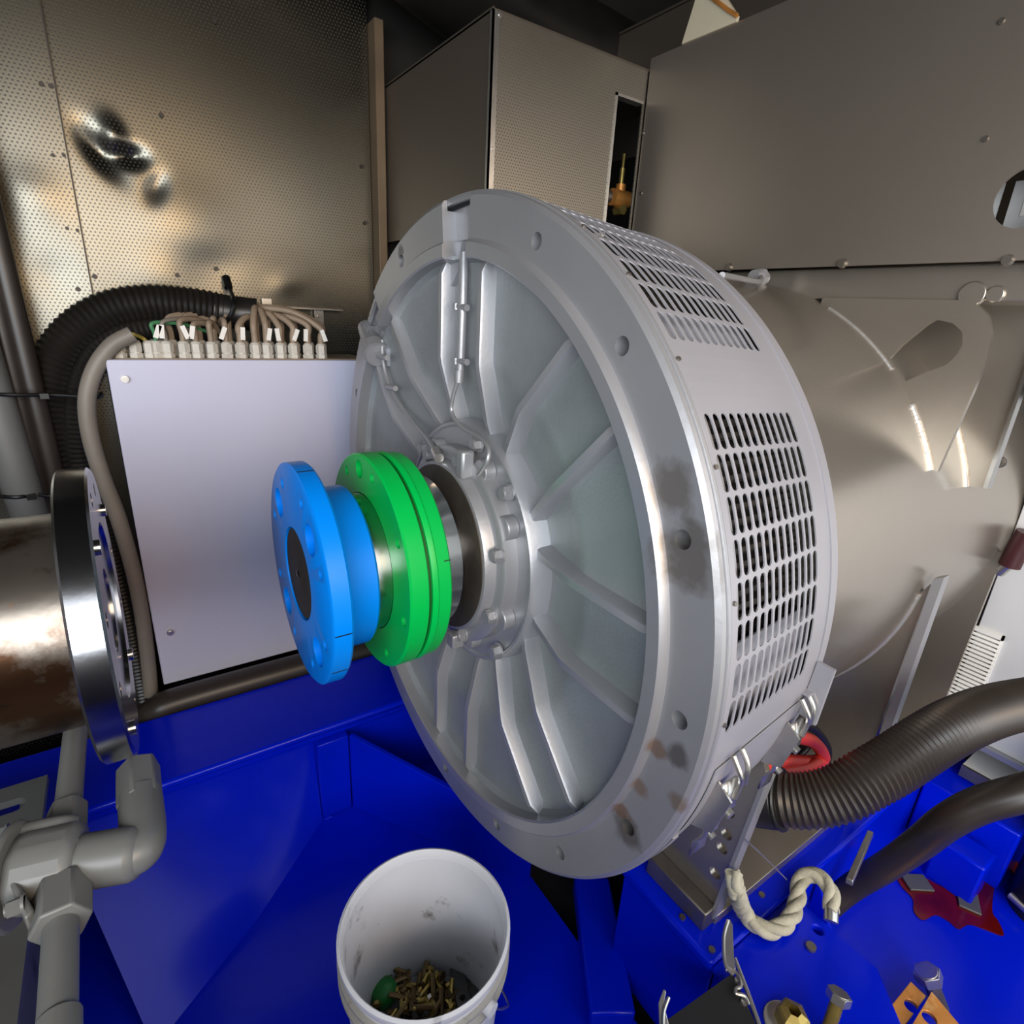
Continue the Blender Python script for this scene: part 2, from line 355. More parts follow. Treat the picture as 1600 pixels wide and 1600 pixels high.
# ================================================================== GENERATOR (axis = world X through the origin, front face at x = 0)
G = thing('generator', 'large silver generator with ribbed round end face and slotted cover', 'generator', (.5, 0, -.65))
# --- front ring, open at two notches, with sixteen bolt holes
prof = [(.055, .505), (-.010, .506), (-.013, .509), (-.013, .528), (-.010, .531), (-.001, .534), (0, .537), (0, .594), (.004, .600), (.010, .601), (.010, .585), (.055, .585)]
holes = MB()
for k in range(16):
    th = 112.5+22.5*k+(1.5 if 150 < 112.5+22.5*k < 300 else 0)
    if abs((th-90+180) % 360-180) < 6 or abs((th-45+180) % 360-180) < 6: continue
    p = pol(.560, th); holes.cyl(p-X*.05, p+X*.1, .0115, 20)
lip = [(.055, .505), (-.010, .506), (-.013, .509), (-.013, .528), (-.010, .531), (-.001, .534), (.055, .534)]
outer_p = [(.054, .5335), (-.0005, .5335), (0, .537), (0, .594), (.004, .600), (.010, .601), (.010, .585), (.054, .585)]
obj('flange_ring', MB().lathe(outer_p, 260, 93.2, 400.5), 'silver_ring', G, cut=holes, angle=30)
obj('flange_ring', MB().lathe(outer_p, 32, 49.5, 84.0), 'silver_ring', G, cut=MB().cyl(pol(.56, 65.5)-X*.05, pol(.56, 65.5)+X*.1, .0115, 20), angle=30)
obj('spigot_lip', MB().lathe(lip, 260, 95.0, 399.0), 'silver_ring', G, angle=30)
obj('spigot_lip', MB().lathe(lip, 36, 49.5, 86.2), 'silver_ring', G, angle=30)
# notch backs (rough cast pads) and their pointed tongues
for th, nm in ((88.6, 0), (45., 1)):
    c, s_ = math.cos(R_(th)), math.sin(R_(th)); e = Vector((0, c, s_)); t = Vector((0, -s_, c))
    b = MB(); w_ = .045
    b.prism([e*.535-t*.105+X*.026, e*.535+t*w_+X*.026, e*.592+t*w_+X*.026, e*.585-t*.105+X*.026], X*.05)
    obj('notch_pad', b, 'silver_paint', G, bevel=.003)
    b = MB().prism([e*.534-t*.008+X*.016, e*.534-t*.085+X*.016, e*.512-t*.083+X*.016, e*.503-t*.062+X*.017, e*.466-t*.046+X*.018, e*.490-t*.020+X*.017], X*.02)
    obj('cast_tongue', b, 'cover_paint', G)
# --- dished end plate (recedes towards the hub)
dish = [(.058, .20), (.058, .245), (.032, .338), (.028, .350), (.0265, .365), (.0265, .490), (.022, .500), (.010, .506), (.010, .512), (.06, .512), (.06, .36), (.09, .245), (.09, .20)]
obj('end_plate', MB().lathe(dish, 160), 'casting', G)
# --- sixteen ribs in eight parallel pairs
for k in range(8):
    th = 45*k; e = Vector((0, math.cos(R_(th)), math.sin(R_(th)))); t = Vector((0, -e.z, e.y))
    for sgn in (-1, 1):
        b = MB(); v = []; of = t*(.068*sgn); of_in = t*(.062*sgn)
        L_ = [(.036, .224, of_in), (.026, .250, of_in), (.003, .338, of), (.001, .350, of), (.001, .488, of), (.010, .506, of)]
        for x, r, o_ in L_:
            for wd, xx in ((.0055, x), (.0075, x+.004), (.0095, .062), (-.0095, .062), (-.0075, x+.004), (-.0055, x)):
                v.append(e*math.sqrt(max(r*r-.066**2, 0))+o_+t*wd+X*xx)
        n = 6; f = [(i*n+q, i*n+(q+1) % n, (i+1)*n+(q+1) % n, (i+1)*n+q) for i in range(len(L_)-1) for q in range(n)]
        f += [tuple(range(n)), tuple(range((len(L_)-1)*n+n-1, (len(L_)-1)*n-1, -1))]
        obj('rib', b.add(v, f), 'silver_paint', G, angle=50)
# --- hub: bearing housing, cap, seal ring, shaft
obj('bearing_housing', MB().lathe([(.10, .13), (.022, .13), (.022, .222), (.018, .226), (.018, .231), (.022, .234), (.09, .240), (.10, .24)], 120), 'silver_paint', G)
cap = MB().lathe([(.022, .10), (-.006, .10), (-.006, .165), (-.006, .186), (-.003, .190), (.022, .190)], 120)
capo = obj('bearing_cap', cap, 'silver_paint', G)
for th in (62, 118, 152, 205, 250, 298, 335, 20):
    p = pol(.188, th); obj('boss', MB().cyl(p+X*.0, p+X*.0225, .021, 20), 'silver_paint', capo, bevel=.002)
obj('seal_ring', MB().lathe([(-.004, .11), (-.027, .11), (-.027, .156), (-.026, .161), (-.022, .163), (-.004, .166)], 120), 'silver_paint', G)
obj('seal_face', MB().lathe([(-.02, .10), (-.029, .10), (-.030, .125), (-.029, .156), (-.02, .156)], 120), 'dark_collar', G)
obj('shaft', MB().lathe([(.0, .0001), (-.2915, .0001), (-.2915, .004), (-.286, .012), (-.286, .072), (-.282, .0765), (-.28, .078), (-.2, .09), (-.2, .12), (-.165, .121), (-.165, .118), (-.1, .118), (-.1, .138), (-.055, .138), (-.055, .1), (.0, .1)], 96), 'bare_steel', G)
obj('shaft_end', MB().lathe([(-.2862, .0001), (-.2895, .006), (-.2885, .012), (-.2885, .0755), (-.2862, .0755)], 64), 'shaft_end', G)
for (y, z) in ((-.156, .146), (-.150, -.160), (-.055, .206), (.156, .150)):
    obj('hub_bolt', MB().bolt((.018, y, z), -X, .0125, .012), 'silver_paint', G)
for th in (62, 102, 165.5, 250, 205+.1, 298, 20):
    obj('cap_bolt', MB().bolt(pol(.178, th, -.005), -X, .0125, .012), 'silver_paint', G)
obj('lifting_lug', MB().box((-.030, -.062, -.196), (-.004, -.036, -.166)), 'silver_paint', G, bevel=.003)
obj('lifting_lug', MB().box((-.026, -.074, .150), (.0, -.050, .200)), 'silver_paint', G, bevel=.005)
# --- grease pipes with clips
g1 = thing_g1 = obj('grease_pipe', MB().tube(spline([at(725, 395, 0, .012), at(723, 480, 0, .006), at(720, 560, 0, .006), at(718, 592, 0, .006)]), .0075, 12), 'silver_paint', G)
obj('thin_tube', MB().tube(spline([at(718, 588, 0, .004), at(708, 618, 0, 0), at(706, 645, 0, .0), at(722, 668, 0, -.004), at(750, 684, 0, -.01), at(763, 700, 0, -.018), at(761, 722, 0, -.024), at(748, 742, 0, -.02)], 8), .0038, 8), 'silver_paint', g1)
obj('end_fitting', MB().cyl(at(718, 578, 0, .004), at(717, 597, 0, .004), .009, 12), 'silver_paint', g1)
for v_ in (478, 563):
    obj('clip', MB().cyl(at(712, v_, 0, .004), at(730, v_+3, 0, .004), .0055, 10).cyl(at(713, v_-4, 0, .002), at(713, v_+6, 0, .002), .006, 10), 'silver_paint', g1)
g2 = obj('grease_pipe', MB().tube(spline([at(597, 532, 0, .01), at(598, 560, 0, .006), at(604, 590, 0, .006), at(616, 618, 0, .006), at(640, 652, 0, .01), at(668, 686, 0, 0), at(682, 708, 0, -.02)], 8), .0045, 8), 'silver_paint', G)
for q in ((598, 556), (611, 604)): obj('clip', MB().cyl(at(q[0]-6, q[1], 0, .0), at(q[0]+7, q[1]+3, 0, .0), .006, 10), 'silver_paint', g2)
obj('grease_nipple', MB().cyl(at(680, 704, 0, -.018), at(686, 716, 0, -.03), .009, 12), 'zinc', g2)
# collar of the grease pipe where it leaves the ring at the left notch
obj('pipe_collar', MB().cyl(at(572, 512, 0, .02), at(590, 556, 0, .0), .020, 14, .026).cyl(at(584, 541, 0, .0), at(588, 552, 0, -.002), .029, 14), 'silver_paint', G)
# raised foundry numbers on the end plate
for txt, size, px in (('117289', .030, (634, 1041)), ('1211', .024, (630, 1050)), ('2', .026, (659, 1092))):
    cu = bpy.data.curves.new('casting_number', 'FONT'); cu.body = txt; cu.size = size; cu.extrude = .003
    tmp = bpy.data.objects.new('casting_number', cu); COL.objects.link(tmp)
    me = bpy.data.meshes.new_from_object(tmp.evaluated_get(bpy.context.evaluated_depsgraph_get())); bpy.data.objects.remove(tmp, do_unlink=True)
    P0 = at(*px, 0, .0265); P1 = at(px[0]+24, px[1]+36, 0, .0265); ex = (P1-P0).normalized(); ey = (-X).cross(ex)
    M = Matrix((ex, ey, -X)).transposed().to_4x4(); M.translation = P0-X*.001; me.transform(M); me.materials.clear()
    obj('casting_number', me, 'silver_paint', G, smooth=False, label='raised cast numbers')
# --- slotted cover band
C0, C1 = .018, .282
def rc(x): return .602+(.577-.602)*(x-.02)/.26
def S(x, th, dr=0.): return pol(rc(x)+dr, th, x)
def cover(name, ranges, mname, xs=(.027, .227), ncol=12, pitch=4.45, x0=C0, x1=C1, dr=0., hw=.0062):
    b = MB()
    for kind, a0, a1 in ranges:
        if kind == 's':
            n = max(1, int(abs(a1-a0)/1.5)); 
            for i in range(n):
                t0 = a0+(a1-a0)*i/n; t1 = a0+(a1-a0)*(i+1)/n
                b.add([S(x0, t0, dr), S(x1, t0, dr), S(x1, t1, dr), S(x0, t1, dr)], [(0, 1, 2, 3)])
        else:
            rows = max(1, round((a1-a0)/pitch)); pt = (a1-a0)/rows; cw = (xs[1]-xs[0])/ncol
            for r in range(rows):
                ta = a0+r*pt; tb = ta+pt
                for (xa, xb) in ((x0, xs[0]), (xs[1], x1)):
                    for i in range(5):
                        t0 = ta+pt*i/5; t1 = ta+pt*(i+1)/5; b.add([S(xa, t0, dr), S(xb, t0, dr), S(xb, t1, dr), S(xa, t1, dr)], [(0, 1, 2, 3)])
                for cc in range(ncol):
                    xa = xs[0]+cw*cc; xb = xa+cw; xm = (xa+xb)/2; tm = (ta+tb)/2; hl = pt*.455; ed = math.degrees(hw/.59)
                    fr4 = (.2, .4, .6, .8)
                    rect = [(xa, ta+pt*i/5) for i in range(6)]+[(xa+cw*q, tb) for q in fr4]+[(xb, tb-pt*i/5) for i in range(6)]+[(xb-cw*q, ta) for q in fr4]
                    lo, hi = tm-hl+ed, tm+hl-ed
                    an = [R_(180-36*(q+1)) for q in range(4)]
                    slot = [(xm-hw, lo+(hi-lo)*i/5) for i in range(6)]+[(xm+hw*math.cos(q), hi+ed*math.sin(q)) for q in an]+[(xm+hw, hi-(hi-lo)*i/5) for i in range(6)]+[(xm-hw*math.cos(q), lo-ed*math.sin(q)) for q in an]
                    n = 20; V_s = [S(x, t, dr) for x, t in rect]+[S(x, t, dr) for x, t in slot]
                    b.add(V_s, [(i, (i+1) % n, n+(i+1) % n, n+i) for i in range(n)])
    o = obj(name, b, mname, G, merge=True, smooth=False)
    md = o.modifiers.new('thick', 'SOLIDIFY'); md.thickness = .0018; md.offset = -1
    return o
cov = cover('slotted_cover', [('s', 181.8, 446), ('s', 86, 98), ('p', 98, 137.5), ('s', 137.5, 146), ('p', 146, 181.8)], 'cover_paint')
obj('cover_edge_band', MB().lathe([(.0105, .6005), (.012, .6030), (.0165, .6030), (.0175, .6005), (.0175, .592), (.0105, .592)], 200), 'silver_paint', G)
obj('cover_edge_band', MB().lathe([(.264, .5805), (.283, .5790), (.283, .574), (.264, .574)], 200), 'cover_paint', G)
fl = cover('cover_flap', [('s', 187.2, 194), ('s', 194, 200)], 'cover_paint', x0=.034, x1=.272, dr=.003)
obj('slot_baffle', MB().lathe([(.022, .574), (.022, .577), (.262, .560), (.262, .557)], 30, 172.8, 192), 'cover_paint', G)
obj('slot_baffle', MB().lathe([(.022, .574), (.022, .577), (.262, .560), (.262, .557)], 16, 130.2, 141), 'cover_paint', G)
fl2 = cover('cover_flap', [('p', 201, 228)], 'cover_paint', x0=.040, x1=.262, dr=.002)
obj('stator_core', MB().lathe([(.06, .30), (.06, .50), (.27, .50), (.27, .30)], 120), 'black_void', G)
bars = MB()
for k in range(60):
    th = 95+k*2.0; p = pol(.53, th); bars.cyl(p+X*.05, p+X*.265, .006, 6)
sb = obj('winding_bars', bars, 'shaft_end', G); sb['kind'] = 'stuff'
# latches on the flap
def latch(name, pts, w_, parent):
    """bent strip latch following 3D points, width along X"""
    b = MB(); v = []
    n = len(pts)
    for p in pts: v += [p-X*w_/2, p+X*w_/2]
    b.add(v, [(2*i, 2*i+1, 2*i+3, 2*i+2) for i in range(n-1)])
    o = obj(name, b, 'zinc', parent); md = o.modifiers.new('t', 'SOLIDIFY'); md.thickness = .003; return o
for xc in (.068, .245):
    lt = latch('toggle_latch', [S(xc, 190, .012), S(xc, 192, .022), S(xc, 194, .026), S(xc, 196.5, .020), S(xc, 199, .026), S(xc, 201, .022), S(xc, 203, .030)], .030, G)
    obj('latch_hook', MB().tube(spline([S(xc-.008, 186, .006), S(xc-.008, 187.5, .022), S(xc-.002, 189, .024), S(xc-.006, 191, .026)]), .0035, 8).tube(spline([S(xc+.012, 186, .006), S(xc+.012, 187.5, .020), S(xc+.014, 190, .024)]), .0035, 8), 'zinc', lt)
    obj('latch_rivet', MB().cyl(S(xc, 194, .022), S(xc, 194, .032), .006, 10).cyl(S(xc, 199, .022), S(xc, 199, .032), .005, 10), 'zinc', lt)
    obj('latch_cheek', MB().prism([S(xc-.016, 190, .004), S(xc-.016, 191, .028), S(xc-.016, 197, .028), S(xc-.016, 199, .004)], X*.003), 'zinc', lt)
obj('flap_bracket', MB().prism([S(.262, 181, .002), S(.262, 181, .026), S(.262, 190, .030), S(.262, 190, .004)], X*.006).box((0, 0, 0), (.03, .022, .004), Matrix.Translation(S(.25, 186, .01))), 'cover_paint', G)
for th in (118, 128, 140, 152, 166, 180): obj('rim_screw', MB().cyl(S(.022, th, .0), S(.022, th, .003), .0028, 10), 'dull_steel', G)
# --- barrel and step behind the cover
obj('barrel', MB().lathe([(.27, .30), (.27, .566), (.284, .566), (.284, .522), (1.75, .522), (1.75, .30)], 160), 'barrel_paint', G)
# --- upper bracket plates carrying the terminal box
arc = [pol(.520, 158.5-i*(158.5-113.6)/14, .74) for i in range(15)]
br = [Vector((.74, y, z)) for y, z in ((-.209, .490), (-.33, .489), (-.452, .488), (-.478, .482), (-.500, .464), (-.513, .430), (-.516, .396), (-.512, .340), (-.497, .192))]
ph = [Vector((.70, y, z)) for y, z in ((-.366, .384), (-.380, .408), (-.412, .446), (-.424, .455), (-.452, .450), (-.470, .436), (-.476, .415), (-.472, .398), (-.462, .380), (-.43, .362), (-.404, .344))]
obj('upper_bracket', MB().prism(br+arc, X*.012), 'barrel_paint', G, cut=MB().prism(ph, X*.2))
obj('weld_bead', MB().tube([pol(.5215, 158.5-i*14/10, .737) for i in range(11)], .0055, 8), 'weld', G)
obj('weld_bead', MB().tube([pol(.5215, 136-i*20/10, .737) for i in range(11)], .004, 8), 'weld', G)
arc2 = [pol(.518, 164-i*(164-100)/14, .90) for i in range(15)]
obj('box_bracket', MB().prism([Vector((.90, y, z)) for y, z in ((.1, .545), (-.56, .545), (-.533, .42), (-.533, .15))]+arc2, X*.012), 'barrel_paint', G)
obj('bracket_edge', MB().box((.889, -.538, .150), (.914, -.531, .545)), 'bare_steel', G)
obj('weld_bead', MB().tube([pol(.5215, 164-i*14/10, .897) for i in range(11)], .005, 8), 'weld', G)
obj('box_base', MB().box((.752, -.56, .488), (1.7, .56, .546)), 'barrel_paint', G, bevel=.003)
for px, r in (((1520, 460), .022), ((1556, 460), .014)):
    P = at(*px, 0, .752); obj('cover_plug', MB().cyl(P, P-X*.006, r, 24, r*.9), 'barrel_paint', G, bevel=.001)
P = at(1563, 722, 0, .95); obj('hex_bolt', MB().bolt(P, -X, .009, .01), 'dull_steel', G)
# --- foot
arcf = [pol(.52, 187+i*(58)/12, .78) for i in range(13)]
obj('foot_plate', MB().prism([Vector((.78, -.52, -.62)), Vector((.78, -.53, -.035))]+arcf[0:13]+[Vector((.78, -.22, -.62))], X*.014), 'barrel_paint', G)
obj('weld_bead', MB().tube([pol(.5215, 187+i*5, .777) for i in range(9)], .005, 8), 'weld', G)
obj('foot_edge_strip', MB().prism([(.772, -.530, -.62), (.772, -.534, -.02), (.772, -.550, -.01), (.772, -.545, -.62)], X*.028), 'silver_paint', G)
fh = MB()
for px in ((1139, 1268), (1135, 1303), (1128, 1325), (1117, 1364)): P = at(*px, 0, .30); fh.cyl(P-X*.05, P+X*.05, .0115, 16)
obj('foot_front_plate', MB().prism([(.30, -.30, -.625), (.30, -.505, -.625), (.30, -.536, -.27), (.30, -.50, -.20), (.30, -.25, -.45)], X*.012), 'barrel_paint', G, cut=fh)
obj('foot_edge_strip', MB().prism([(.292, -.503, -.63), (.292, -.535, -.27), (.292, -.542, -.27), (.292, -.511, -.63)], X*.025), 'silver_paint', G)
obj('foot_toe_bar', MB().box((.268, -.508, -.650), (.300, -.365, -.605)), 'dull_steel', G, bevel=.003)
obj('foot_base_plate', MB().box((.300, -.512, -.650), (1.23, -.20, -.628)), 'barrel_paint', G, bevel=.002, cut=MB().cyl((.42, -.44, -.7), (.42, -.44, -.6), .014, 16))
arcr = [pol(.52, 186+i*56/12, 1.2) for i in range(13)]
obj('rear_foot_plate', MB().prism([Vector((1.2, -.52, -.628)), Vector((1.2, -.53, -.045))]+arcr+[Vector((1.2, -.2, -.628))], X*.014), 'barrel_paint', G)
P = Vector((.98, -.46, -.628)); obj('foundation_bolt', MB().cyl(P, P+Z*.006, .034, 24).cyl(P+Z*.006, P+Z*.034, .023, 6).cyl(P+Z*.034, P+Z*.06, .014, 14), 'brass_bolt', G)
obj('earth_tube', MB().tube(spline([at(1128, 430, 0, .30), at(1150, 434, 0, .42), at(1185, 440, 0, .58), at(1190, 432, 0, .68)]), .005, 8), 'silver_paint', G)
P = at(1190, 434, 0, .69); obj('tube_fitting', MB().cyl(P-X*.03, P+X*.01, .014, 12).cyl(P-X*.012, P, .019, 6), 'silver_paint', G)

# ================================================================== COUPLING HALVES ON THE SHAFT
H = thing('blue_coupling_hub', 'bright blue flanged coupling hub on the shaft end', 'coupling', (-.25, 0, -.185))
bh = MB()
for k in range(8): p = pol(.152, 22.5+45*k); bh.cyl(p-X*.35, p-X*.2, .0085, 16)
for k in range(4): p = pol(.135, 45+90*k); bh.cyl(p-X*.35, p-X*.272, .0255, 28)
obj('flange', MB().lathe([(-.2905, .079), (-.2905, .180), (-.2875, .1845), (-.262, .1845), (-.258, .181), (-.258, .079)], 128), 'blue_hub', H, cut=bh)
obj('sleeve', MB().lathe([(-.260, .08), (-.260, .141), (-.254, .1385), (-.204, .138), (-.200, .134), (-.200, .08)], 120), 'blue_hub', H)
for k in range(8):
    p = pol(.152, 22.5+45*k); obj('threaded_insert', MB().lathe([(-.284, .0055), (-.284, .0084), (-.262, .0084), (-.262, .0055)], 16, cy=p.y, cz=p.z), 'zinc', H)
for th in (100, 187, 213): obj('scribe_mark', MB().box((-.287, -.0008, .1838), (-.262, .0008, .1852), Matrix.Rotation(R_(th-90), 4, 'X')), 'zip_black', H)
K = thing('green_coupling_flange', 'bright green coupling flange between blue hub and generator', 'coupling', (-.14, 0, -.19))
gh = MB()
for k in range(8): p = pol(.166, 14+45*k); gh.cyl(p-X*.25, p-X*.155, .0085, 16)
for p in (pol(.163, 83),): gh.cyl(p-X*.25, p-X*.165, .016, 20)
obj('front_disc', MB().lathe([(-.173, .122), (-.173, .186), (-.170, .1895), (-.143, .1895), (-.141, .187), (-.141, .122)], 128), 'green_hub', K, cut=gh)
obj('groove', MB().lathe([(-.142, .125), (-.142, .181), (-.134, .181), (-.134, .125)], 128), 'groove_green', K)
obj('rear_disc', MB().lathe([(-.135, .122), (-.135, .187), (-.133, .1885), (-.126, .189), (-.124, .1865), (-.103, .186), (-.100, .183), (-.100, .122)], 128), 'green_hub', K)
for k in range(8):
    p = pol(.166, 14+45*k); obj('threaded_insert', MB().lathe([(-.168, .0052), (-.168, .0084), (-.158, .0084), (-.158, .0052)], 16, cy=p.y, cz=p.z), 'zinc', K)
obj('scribe_mark', MB().box((-.112, -.0008, .1852), (-.101, .0008, .1868), Matrix.Rotation(R_(72), 4, 'X')), 'zip_black', K)

# ================================================================== DRIVE SHAFT OF THE ENGINE (left)
T = thing('drive_shaft', 'rusty steel drive shaft with polished round flange', 'drive shaft', (-.7, 0, -.2))
obj('tube', MB().lathe([(-1.6, .10), (-1.6, .145), (-.575, .145), (-.57, .148), (-.57, .10)], 128), 'rusty_steel', T)
fh = MB()
for k in range(12): p = pol(.172, 8+30*k); fh.cyl(p-X*.65, p-X*.5, .010, 18)
obj('flange', MB().lathe([(-.576, .06), (-.576, .199), (-.573, .202), (-.543, .202), (-.540, .199), (-.540, .125), (-.545, .124), (-.545, .06)], 128), 'flange_steel', T, cut=fh)
obj('spigot', MB().lathe([(-.56, .0001), (-.548, .0001), (-.548, .06), (-.545, .062), (-.56, .062)], 64), 'flange_steel', T)
for k in range(12):
    if k % 3 == 1: p = pol(.172, 8+30*k); obj('dowel', MB().cyl(p-X*.556, p-X*.535, .0098, 14), 'bare_steel', T)

# ================================================================== BLUE BASE FRAME
B = thing('base_frame', 'glossy blue welded steel base frame under generator and shaft', 'base frame', (.2, 0, -1.02))
FZ, DZ, TZ = -.96, -.86, -.65
def bpart(name, mb, bevel=.003, **k): return obj(name, mb, 'blue_paint', B, bevel=bevel, **k)
bpart('top_flange', MB().box((-2.2, .385, TZ-.022), (1.9, .652, TZ)), .009)
bpart('flange_lip', MB().box((-2.2, .405, TZ-.052), (1.9, .43, TZ-.022)), .006)
bpart('web', MB().box((-2.2, .44, FZ), (1.9, .455, TZ-.02)))
bpart('floor_plate', MB().box((-2.2, -1.25, FZ-.012), (.215, .7, FZ)), .0)
obj('shade_sheet', MB().box((-2.2, -1.25, -1.018), (1.9, .7, -1.010)), 'black_void', B)  # black sheet painted in as the deep shade under the generator
bpart('stiffener', MB().box((-.19, .386, FZ), (-.105, .45, TZ-.052)), .004)
bpart('gusset', MB().prism([(-.75, .438, TZ-.056), (-.19, .438, TZ-.056), (-.192, .386, FZ), (-.40, .19, FZ), (-.62, .03, FZ)], (0, .006, -.004)), .0)
bpart('side_plate', MB().prism([(-.105, .385, FZ), (.20, -.075, FZ), (.20, -.075, TZ-.14), (-.105, .385, TZ-.052)], (.012, .008, 0)), .002)
bpart('cross_member', MB().box((-.95, -.6, FZ), (-.80, .44, TZ-.12)), .004)
obj('weld_bead', MB().tube([at(505+i*5, 1279-i*1.4+(2 if i % 2 else 0), 1, .384) for i in range(11)], [.0035+.0015*(i % 2) for i in range(11)], 6), 'blue_paint', B)
obj('weld_bead', MB().tube([(-.62+i*.012, .437, TZ-.060+(.001 if i % 2 else 0)) for i in range(36)], [.005+.001*(i % 2) for i in range(36)], 6), 'blue_paint', B)
# right-hand pedestal with foot pad
bpart('pedestal_top', MB().box((.237, -.556, TZ-.028), (1.50, -.325, TZ)), .008)
bpart('pedestal_front', MB().box((.246, -.552, FZ), (.262, -.33, TZ-.024)), .003)
bpart('pedestal_side', MB().box((.25, -.552, FZ), (1.48, -.538, TZ-.024)))
bpart('pedestal_side', MB().box((.25, -.345, FZ), (1.48, -.33, TZ-.024)))
bpart('low_channel', MB().prism([(.285, -.15, FZ), (.12, -.40, FZ), (.20, -.45, FZ), (.36, -.20, FZ)], (0, 0, .05)), .006)
bpart('outrigger_plate', MB().prism([(.237, -.556, TZ-.018), (.492, -.556, TZ-.018), (.492, -.72, TZ-.018), (.42, -.80, TZ-.018), (.237, -.80, TZ-.018)], (0, 0, .015)), .003, cut=MB().cyl(at(1279, 1451, 2, TZ)-Z*.05, at(1279, 1451, 2, TZ)+Z*.05, .009, 16))
bpart('outrigger_web', MB().box((.478, -.72, FZ), (.488, -.556, TZ-.018)))
bpart('outrigger_web', MB().box((.25, -.72, FZ), (.26, -.556, TZ-.018)))
bpart('side_gusset', MB().prism([(.60, -.556, TZ-.03), (.60, -.64, DZ), (.60, -.556, DZ)], X*.012), .002)
bpart('side_deck', MB().box((.20, -1.3, DZ-.012), (1.9, -.55, DZ)), .0)
bpart('deck_rib', MB().box((.52, -.985, DZ), (1.5, -.975, DZ+.008)), .002)
bpart('block', MB().box((1.02, -.74, DZ), (1.10, -.64, DZ+.12)), .006)
bpart('rear_cross_member', MB().box((1.13, -.76, DZ), (1.32, -.556, TZ-.03)), .006)
for px in ((1066, 1434), (1112, 1485), (1190, 1399), (1267, 1480)):
    P = at(*px, 2, TZ); obj('stud', MB().cyl(P-Z*.002, P+Z*.004, .006 if px[0] != 1267 else .009, 12), 'dull_steel', B)

# ================================================================== CABINET WITH CABLE GLANDS
CY = .75
CB = thing('junction_cabinet', 'flat grey lavender junction cabinet mounted on the sheet wall', 'cabinet', (-.2, .84, -.62))
obj('body', MB().box((-.505, CY+.012, -.615), (.135, .944, .268)), 'cabinet_paint', CB, bevel=.004)
obj('door', MB().box((-.511, CY, -.622), (.14, CY+.012, .274)), 'cabinet_paint', CB, bevel=.003)
for px in ((195, 592), (266, 987)):
    P = at(*px, 1, CY); obj('door_screw', MB().cyl(P, P-Y*.008, .0085, 16).cyl(P-Y*.008, P-Y*.011, .006, 16), 'zinc', CB)
obj('side_hinge', MB().box((.10, CY-.008, .16), (.118, CY, .215)), 'dull_steel', CB, bevel=.002)
obj('gland_plate', MB().box((-.50, .775, .266), (.128, .94, .2755)), 'brown_cable', CB)
gx = [189, 217, 241, 253, 270, 298, 319, 344, 369, 392, 416, 435, 457, 478, 502, 523]
gm = MB().cyl((0, 0, 0), (0, 0, .010), .0155, 6).cyl((0, 0, .010), (0, 0, .014), .013, 12).cyl((0, 0, .014), (0, 0, .034), .0145, 6).cyl((0, 0, .034), (0, 0, .040), .0135, 14, .010).mesh('cable_gland')
gpos = []
for i, gxx in enumerate(gx):
    P = at(gxx, 566, 2, .2755); P.y = .795; P.z = .2755; gpos.append(P); o = obj('cable_gland', gm, 'gland_plastic', CB, local=True, smooth=False); o.location = P-CB.location; o.rotation_euler.z = random.random()
    if i != 1:
        Q = P+Vector((.016, .048, 0)); o = obj('cable_gland', gm, 'gland_plastic', CB, local=True, smooth=False); o.location = Q-CB.location; o.rotation_euler.z = random.random()
# conduits
endA = at(402, 492, 1, .87)
A1 = [at(u, v, 1, .89) for u, v in ((345, 486), (300, 478), (235, 474), (175, 484), (125, 512), (90, 556), (76, 612), (78, 670), (92, 750))]+[Vector((-.668, .89, -.25)), Vector((-.665, .89, -.6)), Vector((-.66, .89, -1.0))]
ca = thing('corrugated_conduit', 'thick upper black corrugated conduit arching over the cabinet corner', 'conduit', A1[-1])
obj('hose', corrugated(A1, .047, .10, .014), 'conduit_black', ca)
obj('sleeve', MB().tube([A1[0]+Vector((-.02, 0, .003)), at(360, 488, 1, .885), endA], .043, 20), 'black_rubber', ca)
A2 = [at(u, v, 1, .885) for u, v in ((345, 519), (290, 514), (230, 516), (180, 530), (145, 562), (126, 610), (122, 665), (132, 740))]+[Vector((-.575, .885, -.25)), Vector((-.567, .885, -.6)), Vector((-.565, .885, -1.0))]
cb = thing('corrugated_conduit', 'thinner lower black corrugated conduit bending inside the thick one', 'conduit', A2[-1])
obj('hose', corrugated(A2, .037, .10, .012), 'conduit_black', cb)
gc = thing('grey_cable', 'single thick grey cable curving down beside the cabinet', 'cable', (-.55, .83, -1.0))
G1 = [at(u, v, 1, .765) for u, v in ((207, 522), (175, 540), (148, 578), (136, 625), (141, 680), (160, 745), (185, 810), (208, 890), (222, 960), (232, 1040), (236, 1085))]
obj('cable', MB().tube(spline(G1, 8), .0185, 14), 'grey_cable', gc)
obj('core_wire', MB().tube(spline([G1[0], at(222, 528, 1, .81), at(236, 540, 1, .80), gpos[2]+Z*.036]), .0045, 8), 'yellow_wire', gc)
